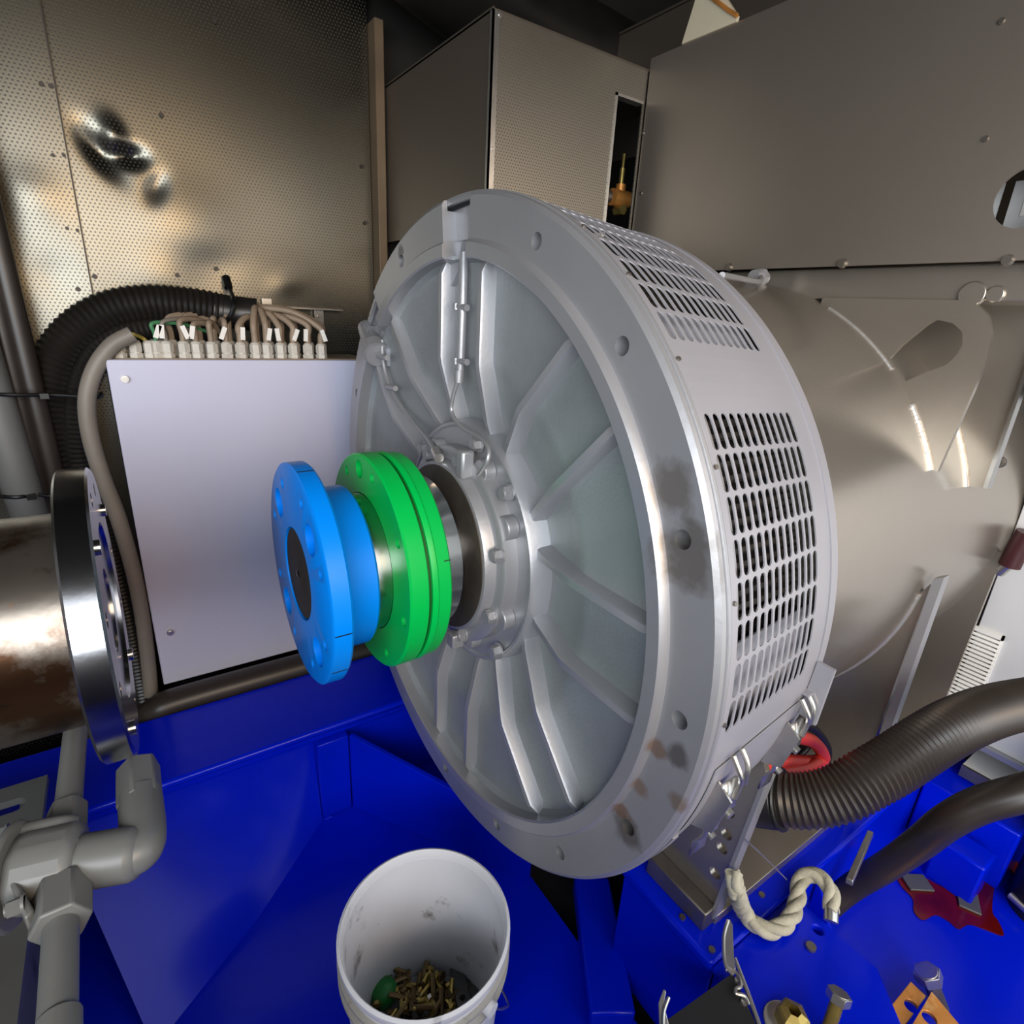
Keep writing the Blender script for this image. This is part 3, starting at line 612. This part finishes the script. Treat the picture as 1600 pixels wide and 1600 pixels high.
# brown control cables from glands to the conduit mouths
srcA = endA; srcB = at(345, 519, 1, .875)
cab_i = 0
words = {4: 'leftmost brown', 15: 'rightmost brown'}
for i in range(3, 16):
    P = gpos[i]+Z*.036; toA = i > 8
    mcol = 'brown_cable' if i > 4 else ('green_wire' if i == 3 else 'grey_cable')
    col_w = {'brown_cable': 'brown', 'green_wire': 'green', 'grey_cable': 'grey'}[mcol]
    mouth = (srcA+Vector((0, -.02+.008*(i % 4), .018-.010*(i % 5)))) if toA else (srcB+Vector((.0, -.012+.006*(i % 3), .012-.008*(i % 4))))
    hgt = .045+.004*(i % 3)
    lab = {3: 'green control wire rising from the first marked gland', 4: 'grey control cable beside the green wire on the cabinet', 15: 'rightmost brown control cable on the cabinet top'}.get(i)
    grp = None
    ORD = ('', 'second', 'third', 'fourth', 'fifth', 'sixth', 'seventh', 'eighth', 'ninth', 'tenth', 'eleventh', 'twelfth')
    grp = 'control cables over the cabinet'
    if lab is None: lab = '%s brown front-row control cable from the right on the cabinet top' % ORD[15-i]
    t = thing('control_cable', lab, 'cable', P, grp)
    r = .0085 if i > 4 else .006
    up = P+Vector((.0, .0, hgt)); mid = up.lerp(mouth, .45)+Z*(.020 if toA else .012)
    obj('sheath', MB().tube(spline([P-Z*.008, P+Z*.02, up, mid, mouth], 6), r if i > 8 else r*.85, 10), mcol, t)
    tl = Vector((.006 if i % 2 else -.007, -.010, .026)); tM = Matrix.Translation(P+tl) @ Matrix.Rotation(R_((-18, 12, -6, 22, 4)[i % 5]), 4, 'Y')
    if i not in (7, 10): obj('marker', MB().box((-.0055, -.003, -.016), (.0055, .003, .016), tM), 'white_tag', t)
    # a second cable behind, from the rear gland
    if i > 3:
        P2 = gpos[i]+Vector((.016, .048, .036)); t2_ = thing('control_cable', ('%s brown rear-row cable from the right behind the cabinet glands' % (ORD[15-i] or 'first')), 'cable', P2, 'brown cables of the rear gland row')
        m2 = mouth+Vector((0, .015, .004)); u2 = P2+Z*(hgt+.008)
        obj('sheath', MB().tube(spline([P2-Z*.008, P2+Z*.02, u2, u2.lerp(m2, .5)+Z*.016, m2], 6), .0075, 8), 'brown_cable', t2_)
hk = thing('cable_tie', 'black cable tie hanging the conduit from a hole in the wall sheet', 'cable tie', at(355, 440, 1, .94))
obj('strap', MB().tube(spline([at(353, 437, 1, .945), at(359, 452, 1, .91), at(365, 470, 1, .82), at(362, 490, 1, .81), at(352, 504, 1, .83)]), .006, 8), 'zip_black', hk)
obj('head', MB().cyl(at(353, 434, 1, .945), at(357, 449, 1, .92), .011, 10), 'zip_black', hk)
# upright pipes at the far left
def upright(name, label, cat, top, bot, yy, r, m):
    P0 = at(*top, 1, yy); P1 = at(*bot, 1, yy); d = (P1-P0); P2 = P0+d*((P0.z+1.0)/(P0.z-P1.z)); PT = P0-d*((1.5-P0.z)/(P0.z-P1.z)) if top[0] > 15 or True else P0
    t = thing(name, label, cat, P2); obj('pipe', MB().tube([PT, P0, P1, P2], r, 18), m, t); return t
upright('dark_pipe', 'dark brown upright pipe nearest the corrugated conduits', 'pipe', (40, 560), (94, 785), .84, .022, 'hose_brown')
upright('dark_pipe', 'dark brown upright pipe between grey pipe and its twin', 'pipe', (14, 560), (68, 785), .84, .022, 'hose_brown')
gp = upright('grey_pipe', 'light grey upright plastic pipe at the left edge', 'pipe', (2, 660), (45, 800), .80, .037, 'grey_pipe')
for a_, b_ in (((12, 617), (150, 621)), ((22, 777), (88, 775))):
    P = at(*a_, 1, .76); Q = at(*b_, 1, .77)
    t = thing('zip_tie', 'black zip tie strapping the upright pipes %s' % ('high on the wall' if a_[1] < 700 else 'just above the drive shaft flange'), 'cable tie', P)
    obj('band', MB().tube(spline([P+Vector((-.06, .05, 0)), P, P.lerp(Q, .5)+Y*.015, Q, Q+Vector((.01, .06, 0))]), .0045, 8), 'zip_black', t); obj('head', MB().box((-.008, -.006, -.006), (.008, .006, .006), Matrix.Translation(P.lerp(Q, .4))), 'zip_black', t)
lp = thing('insulated_pipe', 'dark insulated pipe lying along the foot of the cabinet', 'pipe', (-.2, .69, -.68))
_z = (at(300, 1086, 1, .70).z+at(450, 1052, 1, .70).z)/2
obj('pipe', MB().tube(spline([(-.56, .74, -.9), (-.557, .72, _z-.06), (-.53, .70, _z-.01), (-.45, .70, _z), (.0, .70, _z), (.4, .70, _z)], 8), .043, 20), 'hose_brown', lp)

# ================================================================== GREY PIPE FITTING (front left) and slotted plate
ZP = -.26
PF = thing('pipe_cross_fitting', 'grey painted pump fitting with crossing pipes in front of the blue beam', 'pipe fitting', (-.65, -.12, ZP))
def zp(u, v): return at(u, v, 2, ZP)
c0 = zp(122, 1100); c1 = zp(104, 1290); c2 = zp(97, 1405); c3 = zp(88, 1640)
obj('upper_pipe', MB().tube([c0+(c0-c1)*1.2, c1], rad(38, c1), 20), 'grey_pipe', PF)
obj('lower_pipe', MB().tube([c2, c3], rad(50, zp(90, 1500)), 20), 'grey_pipe', PF)
r1 = rad(50, c1)
obj('upper_nut', MB().cyl(zp(106, 1262), zp(103, 1300), rad(56, c1), 6), 'grey_pipe', PF, bevel=.003)
obj('lower_nut', MB().cyl(zp(98, 1385), zp(95, 1448), rad(80, c2), 6), 'grey_pipe', PF, bevel=.003)
obj('lower_coupling', MB().cyl(zp(92, 1588), zp(91, 1640), rad(62, zp(92, 1600)), 20), 'grey_pipe', PF, bevel=.003)
bc = zp(80, 1350); ex_ = zp(228, 1325)
body = MB().cyl(zp(22, 1368), zp(130, 1342), .050, 8, rot=R_(22.5)).cyl(zp(110, 1350), zp(222, 1331), .033, 24)
obj('body', body, 'grey_pipe', PF, bevel=.012)
for dz, dv in ((.040, -22), (.043, 12)):
    a = zp(36, 1352+dv)+Z*dz*.7; b = zp(118, 1334+dv)+Z*dz*.7; obj('body_rib', MB().tube(spline([a, a.lerp(b, .8), b-Z*.006]), .013, 12), 'grey_pipe', PF)
el = MB().tube(spline([zp(195, 1336), zp(213, 1331), zp(222, 1318), zp(223, 1290), zp(219, 1245)], 6), .0275, 24)
obj('elbow', el, 'grey_pipe', PF)
obj('hex_cap', MB().cyl(zp(219, 1258), zp(216, 1200), .0295, 6, rot=.3), 'grey_pipe', PF, bevel=.003)
obj('end_cover', MB().cyl(zp(14, 1369), zp(28, 1366), .062, 24), 'grey_pipe', PF, bevel=.004)
for q in ((20, 1318), (14, 1348), (46, 1430), (8, 1400)):
    P = zp(*q)+Z*.02; obj('cover_bolt', MB().bolt(P, -X, .009, .014), 'grey_pipe', PF)
obj('left_pipe', MB().tube([zp(18, 1370), zp(-90, 1400)], .030, 20), 'grey_pipe', PF)
obj('ear', MB().prism([zp(28, 1390)+Z*.03, zp(60, 1440)+Z*.02, zp(45, 1455)+Z*.02, zp(18, 1395)+Z*.03], -Z*.03), 'grey_pipe', PF, bevel=.003)
SP = thing('slotted_plate', 'dull grey steel mounting plate with oval holes at the left edge', 'plate', (-.9, .1, -.5))
sl = MB()
for yy in (.29, -.10): sl.cyl((-.80, yy, -.6), (-.80, yy, -.4), .018, 20).box((-.80, yy-.018, -.6), (-.77, yy+.018, -.4)).cyl((-.77, yy, -.6), (-.77, yy, -.4), .018, 20)
cutm = MB()
for yy in (.29, -.10): cutm.add([Vector((-.785+(.015 if math.cos(t) > 0 else -.015)+.018*math.cos(t), yy+.018*math.sin(t), z)) for z in (-.6, -.4) for t in [2*math.pi*k/20+.01 for k in range(20)]], [tuple(range(19, -1, -1)), tuple(range(20, 40))]+[(k, (k+1) % 20, 20+(k+1) % 20, 20+k) for k in range(20)])
obj('plate', MB().box((-1.3, -.55, -.515), (-.724, .350, -.5)), 'grey_plate', SP, cut=cutm)
obj('support_leg', MB().box((-1.2, -.5, FZ), (-1.18, .34, -.515)).box((-.765, -.5, FZ), (-.75, .34, -.515)), 'grey_plate', SP)

# ================================================================== BUCKET OF FASTENERS
BC = Vector((-.184, -.264, FZ+.001)); RIM = -.580; BR = .145; RB = .124
BK = thing('bucket', 'dirty white plastic bucket standing in the blue pit', 'bucket', BC)
Hh = RIM-BC.z
obj('body', MB().lathe([(0, .001), (0, RB), (Hh-.02, BR-.003), (Hh-.02, BR-.007), (.045, RB-.001), (.045, .001)], 72, cx=BC.x, cy=BC.y, cz=BC.z, axis='Z'), 'bucket_plastic', BK)
obj('rim', MB().lathe([(Hh-.022, BR-.006), (Hh-.003, BR-.0045), (Hh, BR-.002), (Hh-.003, BR+.003), (Hh-.014, BR+.003), (Hh-.022, BR-.001)], 72, cx=BC.x, cy=BC.y, cz=BC.z, axis='Z'), 'bucket_plastic', BK)
for k in (.045, .075): obj('collar_rib', MB().lathe([(Hh-k, BR-.005), (Hh-k+.002, BR+.004), (Hh-k+.008, BR+.004), (Hh-k+.010, BR-.005)], 72, cx=BC.x, cy=BC.y, cz=BC.z, axis='Z'), 'bucket_outside', BK)
hp = [BC+Vector((math.cos(R_(a))*(BR+.006), math.sin(R_(a))*(BR+.006), Hh-.055-dz)) for a, dz in ((-72, 0), (-50, .09), (-28, .16), (20, .20), (60, .17), (90, .10), (108, 0))]
obj('bail_handle', MB().tube(spline(hp, 8), .0022, 8), 'zinc', BK)
for a in (-72, 108): p = BC+Vector((math.cos(R_(a))*(BR-.004), math.sin(R_(a))*(BR-.004), Hh-.055)); obj('handle_ear', MB().cyl(p, p+Vector((math.cos(R_(a)), math.sin(R_(a)), 0))*.016, .012, 14), 'bucket_plastic', BK)
# fasteners
def make_bolt(name, label, cat, L_, r, m, group):
    t = thing(name, label, cat, (0, 0, 0), group)
    obj('head', MB().cyl((0, 0, 0), (0, 0, r*1.3), r*1.8, 6), m, t, local=True, smooth=False)
    obj('shank', MB().tube([(0, 0, -L_*i/12) for i in range(13)], [r*(1-.08*(i % 2)) for i in range(13)], 8), m, t, local=True); return t
pb = make_bolt('small_bolt', 'small brassy hex bolt in the heap inside the bucket', 'bolt', .042, .0045, 'brass_bolt', 'loose bolts in the bucket')
pd = make_bolt('small_bolt', 'small dark oily hex bolt in the heap inside the bucket', 'bolt', .038, .0055, 'dirty_bolt', 'loose bolts in the bucket')
heap = BC+Vector((-.004, .033, .050))
for i in range(96):
    src = (pb, pd, pd)[i % 3]; o = src if i in (0, 1) else copy_tree(src)
    a = random.uniform(0, 6.28); rr = .082*math.sqrt(random.random()); lv = .006+.040*max(0, 1-rr/.10)*random.random()+.012*random.random()
    o.location = (heap.x+rr*math.cos(a), heap.y+rr*math.sin(a), heap.z+.016+lv)
    o.rotation_euler = (R_(random.uniform(60, 115)), R_(random.uniform(-25, 25)), random.uniform(0, 6.28))
nm_ = MB().lathe([(0, .005), (0, .0105), (.008, .0105), (.008, .005)], 6, axis='Z').mesh('hex_nut')
for i in range(7):
    o = obj('hex_nut', nm_, 'zinc', smooth=False); tag(o, 'loose hex nut lying among the bolts in the bucket', 'nut', 'loose nuts in the bucket')
    a = R_(150+i*28); o.location = (BC.x+.085*math.cos(a), BC.y+.085*math.sin(a), BC.z+.060+.012*(i % 2)); o.rotation_euler = (R_(random.uniform(-30, 30)), R_(random.uniform(-30, 30)), 0)
gcap = thing('plastic_stopper', 'round green plastic cap among bolts in the bucket', 'cap', at(600, 1548, 2, FZ+.085)); P = gcap.location.copy()
obj('dome', MB().lathe([(-.012, .001), (-.012, .026), (.004, .026), (.013, .021), (.018, .010), (.019, .001)], 28, cx=P.x, cy=P.y, cz=P.z, axis='Z'), 'green_cap', gcap)
obj('skirt', MB().lathe([(-.022, .018), (-.022, .022), (-.010, .022), (-.010, .018)], 28, cx=P.x, cy=P.y, cz=P.z, axis='Z'), 'green_cap', gcap)
for i, (u, v, ang) in enumerate(((718, 1535, 12), (738, 1552, -10))):
    P = at(u, v, 2, FZ+.075); t = thing('steel_strip', ('long' if i == 0 else 'short')+' dark drilled steel strip leaning in the bucket', 'steel strip', P)
    Mx = Matrix.Translation(P) @ Matrix.Rotation(R_(ang+60), 4, 'Z') @ Matrix.Rotation(R_(14), 4, 'Y'); hl = .055-.018*i
    obj('bar', MB().box((-hl, -.014, -.005), (hl, .014, .005), Mx), 'grey_plate', t, bevel=.001, cut=MB().cyl(Mx @ Vector((hl-.016, 0, -.02)), Mx @ Vector((hl-.016, 0, .02)), .007, 14).cyl(Mx @ Vector((-hl+.016, 0, -.02)), Mx @ Vector((-hl+.016, 0, .02)), .007, 14))
P = at(676, 1566, 2, FZ+.085); t = thing('lug_washer', 'pale two-lobed lug washer in front of the bolt heap in the bucket', 'washer', P)
obj('plate', MB().lathe([(0, .006), (0, .015), (.004, .015), (.004, .006)], 20, cx=P.x, cy=P.y, cz=P.z, axis='Z'), 'zinc', t); obj('tab', MB().box((P.x-.022, P.y-.008, P.z), (P.x-.012, P.y+.008, P.z+.004)), 'zinc', t)

# ================================================================== HOSES, CABLES AND CLUTTER ON THE RIGHT
HA = [atd(1192, 1243, 1.015), atd(1225, 1249, .99), atd(1265, 1250, .97), atd(1310, 1240, .955), atd(1355, 1217, .95), atd(1400, 1191, .955), atd(1450, 1158, .97), atd(1500, 1130, .995), atd(1560, 1108, 1.04), atd(1650, 1090, 1.12)]
ha = thing('corrugated_hose', 'thick dark corrugated hose crossing in front of the generator foot', 'hose', HA[0])
obj('hose', corrugated(HA, .046, .085, .0095, 24), 'hose_brown', ha)
d_ = (HA[1]-HA[0]).normalized()
obj('end_collar', MB().cyl(HA[0]-d_*.02, HA[0]+d_*.030, .055, 28, .051).cyl(HA[0]+d_*.03, HA[0]+d_*.036, .053, 28), 'black_rubber', ha, bevel=.003)
P = atd(1184, 1262, .955); obj('collar_clip', MB().box((P.x-.008, P.y+.0, P.z-.004), (P.x+.008, P.y+.006, P.z+.004)), 'white_tag', ha)
HB = [atd(1285, 1425, 1.255), atd(1330, 1387, 1.24), atd(1390, 1350, 1.17), atd(1440, 1315, 1.11), atd(1480, 1284, 1.06), atd(1530, 1258, 1.03), atd(1600, 1238, 1.0), atd(1680, 1215, .99)]
hb = thing('smooth_hose', 'dusty black smooth hose lying below the corrugated hose', 'hose', HB[0])
obj('hose', MB().tube(spline(HB, 10), [.025+.007*i/70 for i in range(71)], 20), 'hose_brown', hb)
for i, (m, pts, r) in enumerate((('red_cable', ((1185, 1198), (1225, 1190), (1268, 1190), (1287, 1184), (1272, 1160), (1240, 1150), (1215, 1146)), .0125), ('red_cable', ((1188, 1212), (1225, 1206), (1258, 1200), (1277, 1192), (1270, 1215), (1258, 1235)), .010))):
    pts3 = [at(u, v, 1, -.50-.012*i) for u, v in pts]
    t = thing('red_cable', ('upper looped' if i == 0 else 'lower bent')+' red power cable emerging behind the cover latch', 'cable', pts3[0]); obj('sheath', MB().tube(spline(pts3, 8), r, 12), m, t)
for i, pts in enumerate((((1215, 1146), (1242, 1131), (1272, 1140), (1292, 1168), (1290, 1192)), ((1205, 1205), (1240, 1185), (1262, 1160), (1250, 1145), (1225, 1142)))):
    pts3 = [at(u, v, 1, -.475-.008*i) for u, v in pts]
    t = thing('black_cable', ('outer' if i == 0 else 'inner')+' dark grey cable looping behind the red cables', 'cable', pts3[0]); obj('sheath', MB().tube(spline(pts3, 8), .0095, 12), 'black_rubber', t)
# twisted rope: three strands
rp = [at(1147, 1362, 1, -.53), at(1152, 1395, 1, -.545)]+[at(u, v, 2, z) for u, v, z in ((1163, 1425, -.62), (1185, 1448, -.632), (1210, 1453, -.634), (1233, 1438, -.634), (1245, 1410, -.632), (1250, 1378, -.628), (1262, 1366, -.615), (1282, 1372, -.61), (1298, 1392, -.612), (1299, 1425, -.63))]
sp_ = resample(spline(rp, 12), .004)
RO = thing('twisted_rope', 'pale twisted rope looped over the blue pedestal edge', 'rope', rp[5])
for s_ in range(3):
    pts = []; fr = None
    for i, p in enumerate(sp_):
        tdir = (sp_[min(i+1, len(sp_)-1)]-sp_[max(i-1, 0)]).normalized(); a = tdir.cross(Z).normalized() if abs(tdir.z) < .95 else tdir.cross(X).normalized(); b2 = tdir.cross(a)
        ph_ = 2*math.pi*(s_/3)+i*.004/.125*2*math.pi; pts.append(p+(a*math.cos(ph_)+b2*math.sin(ph_))*.0070)
    obj('strand', MB().tube(pts, .0092, 12), 'rope_fibre', RO)
obj('end_sleeve', MB().tube([at(1299, 1405, 2, -.62), at(1298, 1440, 2, -.64)], .0135, 12), 'zinc', RO)
wt = obj('thin_wire', MB().tube(spline([at(1163, 1310, 1, -.53), at(1195, 1340, 1, -.545), at(1229, 1374, 1, -.56)]), .0012, 6), 'zinc'); tag(wt, 'thin straight steel wire hanging off the generator foot', 'wire')
# loose cover plate with spring latch at the lower edge
LP = thing('loose_cover_plate', 'dark loose cover plate with silver edge clips at the bottom edge', 'cover plate', at(1160, 1580, 2, -.55))
zl = -.632
q = [at(1145, 1520, 2, zl), at(1186, 1610, 2, zl), at(1150, 1690, 2, zl), at(1022, 1608, 2, zl)]
obj('plate', MB().prism(q, (0, 0, -.003)), 'dark_sheet', LP)
obj('edge_strip', MB().tube([at(1148, 1498, 2, zl), at(1168, 1550, 2, zl), at(1190, 1612, 2, zl)], .004, 8), 'zinc', LP)
obj('latch_arm', MB().prism([at(1133, 1520, 2, zl), at(1131, 1470, 2, zl+.01), at(1139, 1438, 2, zl+.02), at(1144, 1448, 2, zl+.02), at(1146, 1500, 2, zl+.01), at(1149, 1518, 2, zl)], (0, 0, .006)), 'zinc', LP, bevel=.001)
obj('latch_arm_side', MB().tube(spline([at(1138, 1438, 2, zl+.024), at(1131, 1465, 2, zl+.016), at(1133, 1505, 2, zl+.006), at(1146, 1524, 2, zl+.004)]), .0035, 8), 'zinc', LP)
obj('spring_hook', MB().tube(spline([at(1138, 1512, 2, zl+.004), at(1152, 1522, 2, zl+.006), at(1158, 1540, 2, zl+.008), at(1150, 1545, 2, zl+.01), at(1150, 1552, 2, zl+.01), at(1163, 1556, 2, zl+.008), at(1170, 1570, 2, zl+.004)], 6), .003, 8), 'zinc', LP)
for u, v in ((1152, 1533), (1162, 1566)): P = at(u, v, 2, zl); obj('rivet', MB().lathe([(0, .0005), (.005, .0005), (.004, .005), (0, .006)], 12, cx=P.x, cy=P.y, cz=P.z, axis='Z'), 'zinc', LP)
obj('latch_arm', MB().prism([at(1030, 1612, 2, zl), at(1028, 1570, 2, zl+.01), at(1036, 1548, 2, zl+.02), at(1040, 1552, 2, zl+.02), at(1037, 1575, 2, zl+.01), at(1047, 1614, 2, zl)], (0, 0, .006)), 'zinc', LP, bevel=.001)
obj('spring_hook', MB().tube(spline([at(1036, 1610, 2, zl+.008), at(1037, 1582, 2, zl+.014), at(1045, 1558, 2, zl+.022)]), .003, 8), 'zinc', LP)
# big bolts
def big_bolt(label, P, d, r, L_, m, mh='zinc'):
    t = thing('hex_bolt', label, 'bolt', P); d = Vector(d).normalized(); P = Vector(P)
    obj('head', MB().cyl(P+d*L_, P+d*(L_+r*1.3), r*1.75, 6).cyl(P+d*(L_+r*1.3), P+d*(L_+r*1.4), r*1.4, 14), mh, t, bevel=.001)
    nn = int(L_/.003); obj('threaded_shank', MB().tube([P+d*(L_*i/nn) for i in range(nn+1)], [r*(1-.07*(i % 2)) for i in range(nn+1)], 12), m, t); return t
big_bolt('yellow zinc hex bolt standing on the blue outrigger plate', at(1290, 1622, 2, TZ-.003), at(1311, 1556, 2, TZ+.06)-at(1290, 1622, 2, TZ-.003), .0105, .062, 'brass_bolt')
P = at(1227, 1602, 2, TZ-.003); t = thing('flange_nut', 'rounded brassy flange nut beside the standing bolt', 'nut', P)
obj('flange', MB().lathe([(0, .008), (0, .034), (.004, .034), (.006, .030), (.006, .008)], 28, cx=P.x, cy=P.y, cz=P.z, axis='Z'), 'zinc', t)
obj('nut', MB().lathe([(.006, .010), (.006, .025), (.028, .025), (.032, .021), (.038, .010)], 6, cx=P.x+.006, cy=P.y-.004, cz=P.z, axis='Z'), 'brass_bolt', t, smooth=False)
big_bolt('grey steel bolt lying behind the copper plates', at(1470, 1575, 2, DZ), at(1453, 1532, 2, DZ+.05)-at(1470, 1575, 2, DZ), .015, .06, 'dull_steel')
# copper plates
CP = [(((1423, 1533), (1447, 1556), (1398, 1625), (1365, 1605)), DZ+.05, 'narrower copper plate behind its larger twin'),
      (((1456, 1549), (1520, 1625), (1470, 1680), (1402, 1640)), DZ+.07, 'larger bright copper plate with oval hole at the bottom edge')]
for i, (qq, zc, lab) in enumerate(CP):
    pts = [at(u, v, 2, zc) for u, v in qq]; cc = sum(pts, Vector())/4; hc = at(*((1424, 1572), (1452, 1590))[i], 2, zc)
    t = thing('copper_plate', lab, 'copper plate', cc)
    obj('plate', MB().prism(pts, (0, 0, -.008)), 'copper', t, bevel=.001, cut=MB().cyl(hc-Z*.1, hc+Z*.1, .012, 18))
# spilled red oil and tabs on the deck
pts = [at(u, v, 2, DZ+.0015) for u, v in ((1395, 1362), (1420, 1372), (1445, 1372), (1470, 1385), (1500, 1392), (1530, 1350), (1548, 1325), (1556, 1360), (1550, 1420), (1560, 1440), (1568, 1462), (1545, 1455), (1515, 1445), (1498, 1452), (1482, 1440), (1462, 1430), (1442, 1438), (1428, 1425), (1426, 1405), (1408, 1385))]
ol = obj('oil_spill', MB().prism(spline(pts+pts[:1], 5)[:-1], (0, 0, .0012)), 'red_oil'); tag(ol, 'dark red oil spill on the blue side deck', 'spill')
for i, (u, v, s_) in enumerate(((1432, 1380, .030), (1512, 1405, .036))):
    P = at(u, v, 2, DZ+.003); t = obj('steel_tab', MB().box((-s_, -.022, 0), (s_, .022, .006), Matrix.Translation(P) @ Matrix.Rotation(R_((-35, 25)[i]), 4, 'Z')), 'grey_plate', bevel=.002); tag(t, 'small bare steel tab %s the red oil spill' % ('at the left of' if i == 0 else 'in the middle of'), 'tab')
for i, (a, b, lab) in enumerate((((1327, 1378), (1360, 1302), 'flat grey bar leaning against the pedestal gusset'), ((1578, 1398), (1606, 1424), 'short grey rod at the right picture edge'))):
    P0, P1 = ((at(*a, 1, -.645), at(*b, 1, -.60)), (at(*a, 2, DZ+.03), at(*b, 2, DZ+.03)))[i]
    t = obj('steel_bar', MB().cyl(P0, P1, (.0075, .009)[i], 4 if i == 0 else 12, rot=.6), 'zinc', bevel=.001); tag(t, lab, 'bar')
# ---- white enclosure with louvre grille
WP = thing('white_enclosure', 'white painted enclosure panel behind the hoses', 'enclosure', (1.3, -.75, -.6))
obj('panel', MB().box((1.25, -1.3, -.57), (1.27, -.523, .30)), 'white_panel', WP, bevel=.002)
obj('bottom_rail', MB().box((1.235, -1.3, -.585), (1.275, -.50, -.57)), 'silver_paint', WP)
GR = thing('louvre_grille', 'white louvred ventilation grille on the white enclosure', 'grille', (1.24, -.55, -.38))
g0 = Vector((1.25, -.512, -.49)); gw = -.050; gh_ = .218
obj('frame', MB().box((1.242, -.580, -.495), (1.25, -.575, -.268)).box((1.242, -.517, -.495), (1.25, -.512, -.268)).box((1.242, -.580, -.500), (1.25, -.512, -.480)).box((1.242, -.580, -.280), (1.25, -.512, -.268)), 'grille_white', GR)
for k in range(17):
    z = -.476+k*.0117; obj('slat', MB().box((-.006, -.577, -.0035), (.006, -.514, .0035), Matrix.Translation((1.244, 0, z)) @ Matrix.Rotation(R_(25), 4, 'Y')), 'grille_white', GR)
HN = thing('grip_handle', 'dark maroon grip handle at the right edge above the white enclosure', 'handle', at(1590, 860, 0, 1.2))
obj('grip', MB().tube(spline([at(1577, 884, 0, 1.2), at(1590, 858, 0, 1.2), at(1606, 832, 0, 1.2)]), .022, 14), 'dark_maroon', HN)
obj('bracket', MB().tube([at(1560, 894, 0, 1.22), at(1580, 878, 0, 1.21)], .013, 10), 'zinc', HN)
CH = thing('checker_step', 'pale chequered metal step behind the hoses', 'step', (1.35, -.62, -.7))
obj('tread', MB().box((1.22, -.78, TZ+.002), (1.50, -.60, TZ+.012)), 'white_panel', CH); obj('edge', MB().box((1.212, -.78, TZ-.02), (1.22, -.60, TZ+.012)), 'dull_steel', CH)
hq = at(1634, 1428, 2, DZ); hq.y = min(hq.y, -.84)
BK2 = thing('black_housing', 'black rubber covered housing at the right picture edge', 'housing', hq)
obj('drum', MB().cyl(hq, hq+Z*.42, .075, 28).cyl(hq+Z*.42, hq+Z*.45, .075, 28, .06), 'black_rubber', BK2); obj('band', MB().cyl(hq+Z*.24, hq+Z*.26, .078, 28), 'black_void', BK2)
rd = obj('red_strap', MB().prism([at(1560, 1330, 2, DZ+.004), at(1600, 1392, 2, DZ+.004), at(1608, 1380, 2, DZ+.004), at(1572, 1318, 2, DZ+.004)], (0, 0, .003)), 'red_paint'); tag(rd, 'red strap end beside the black housing', 'strap')
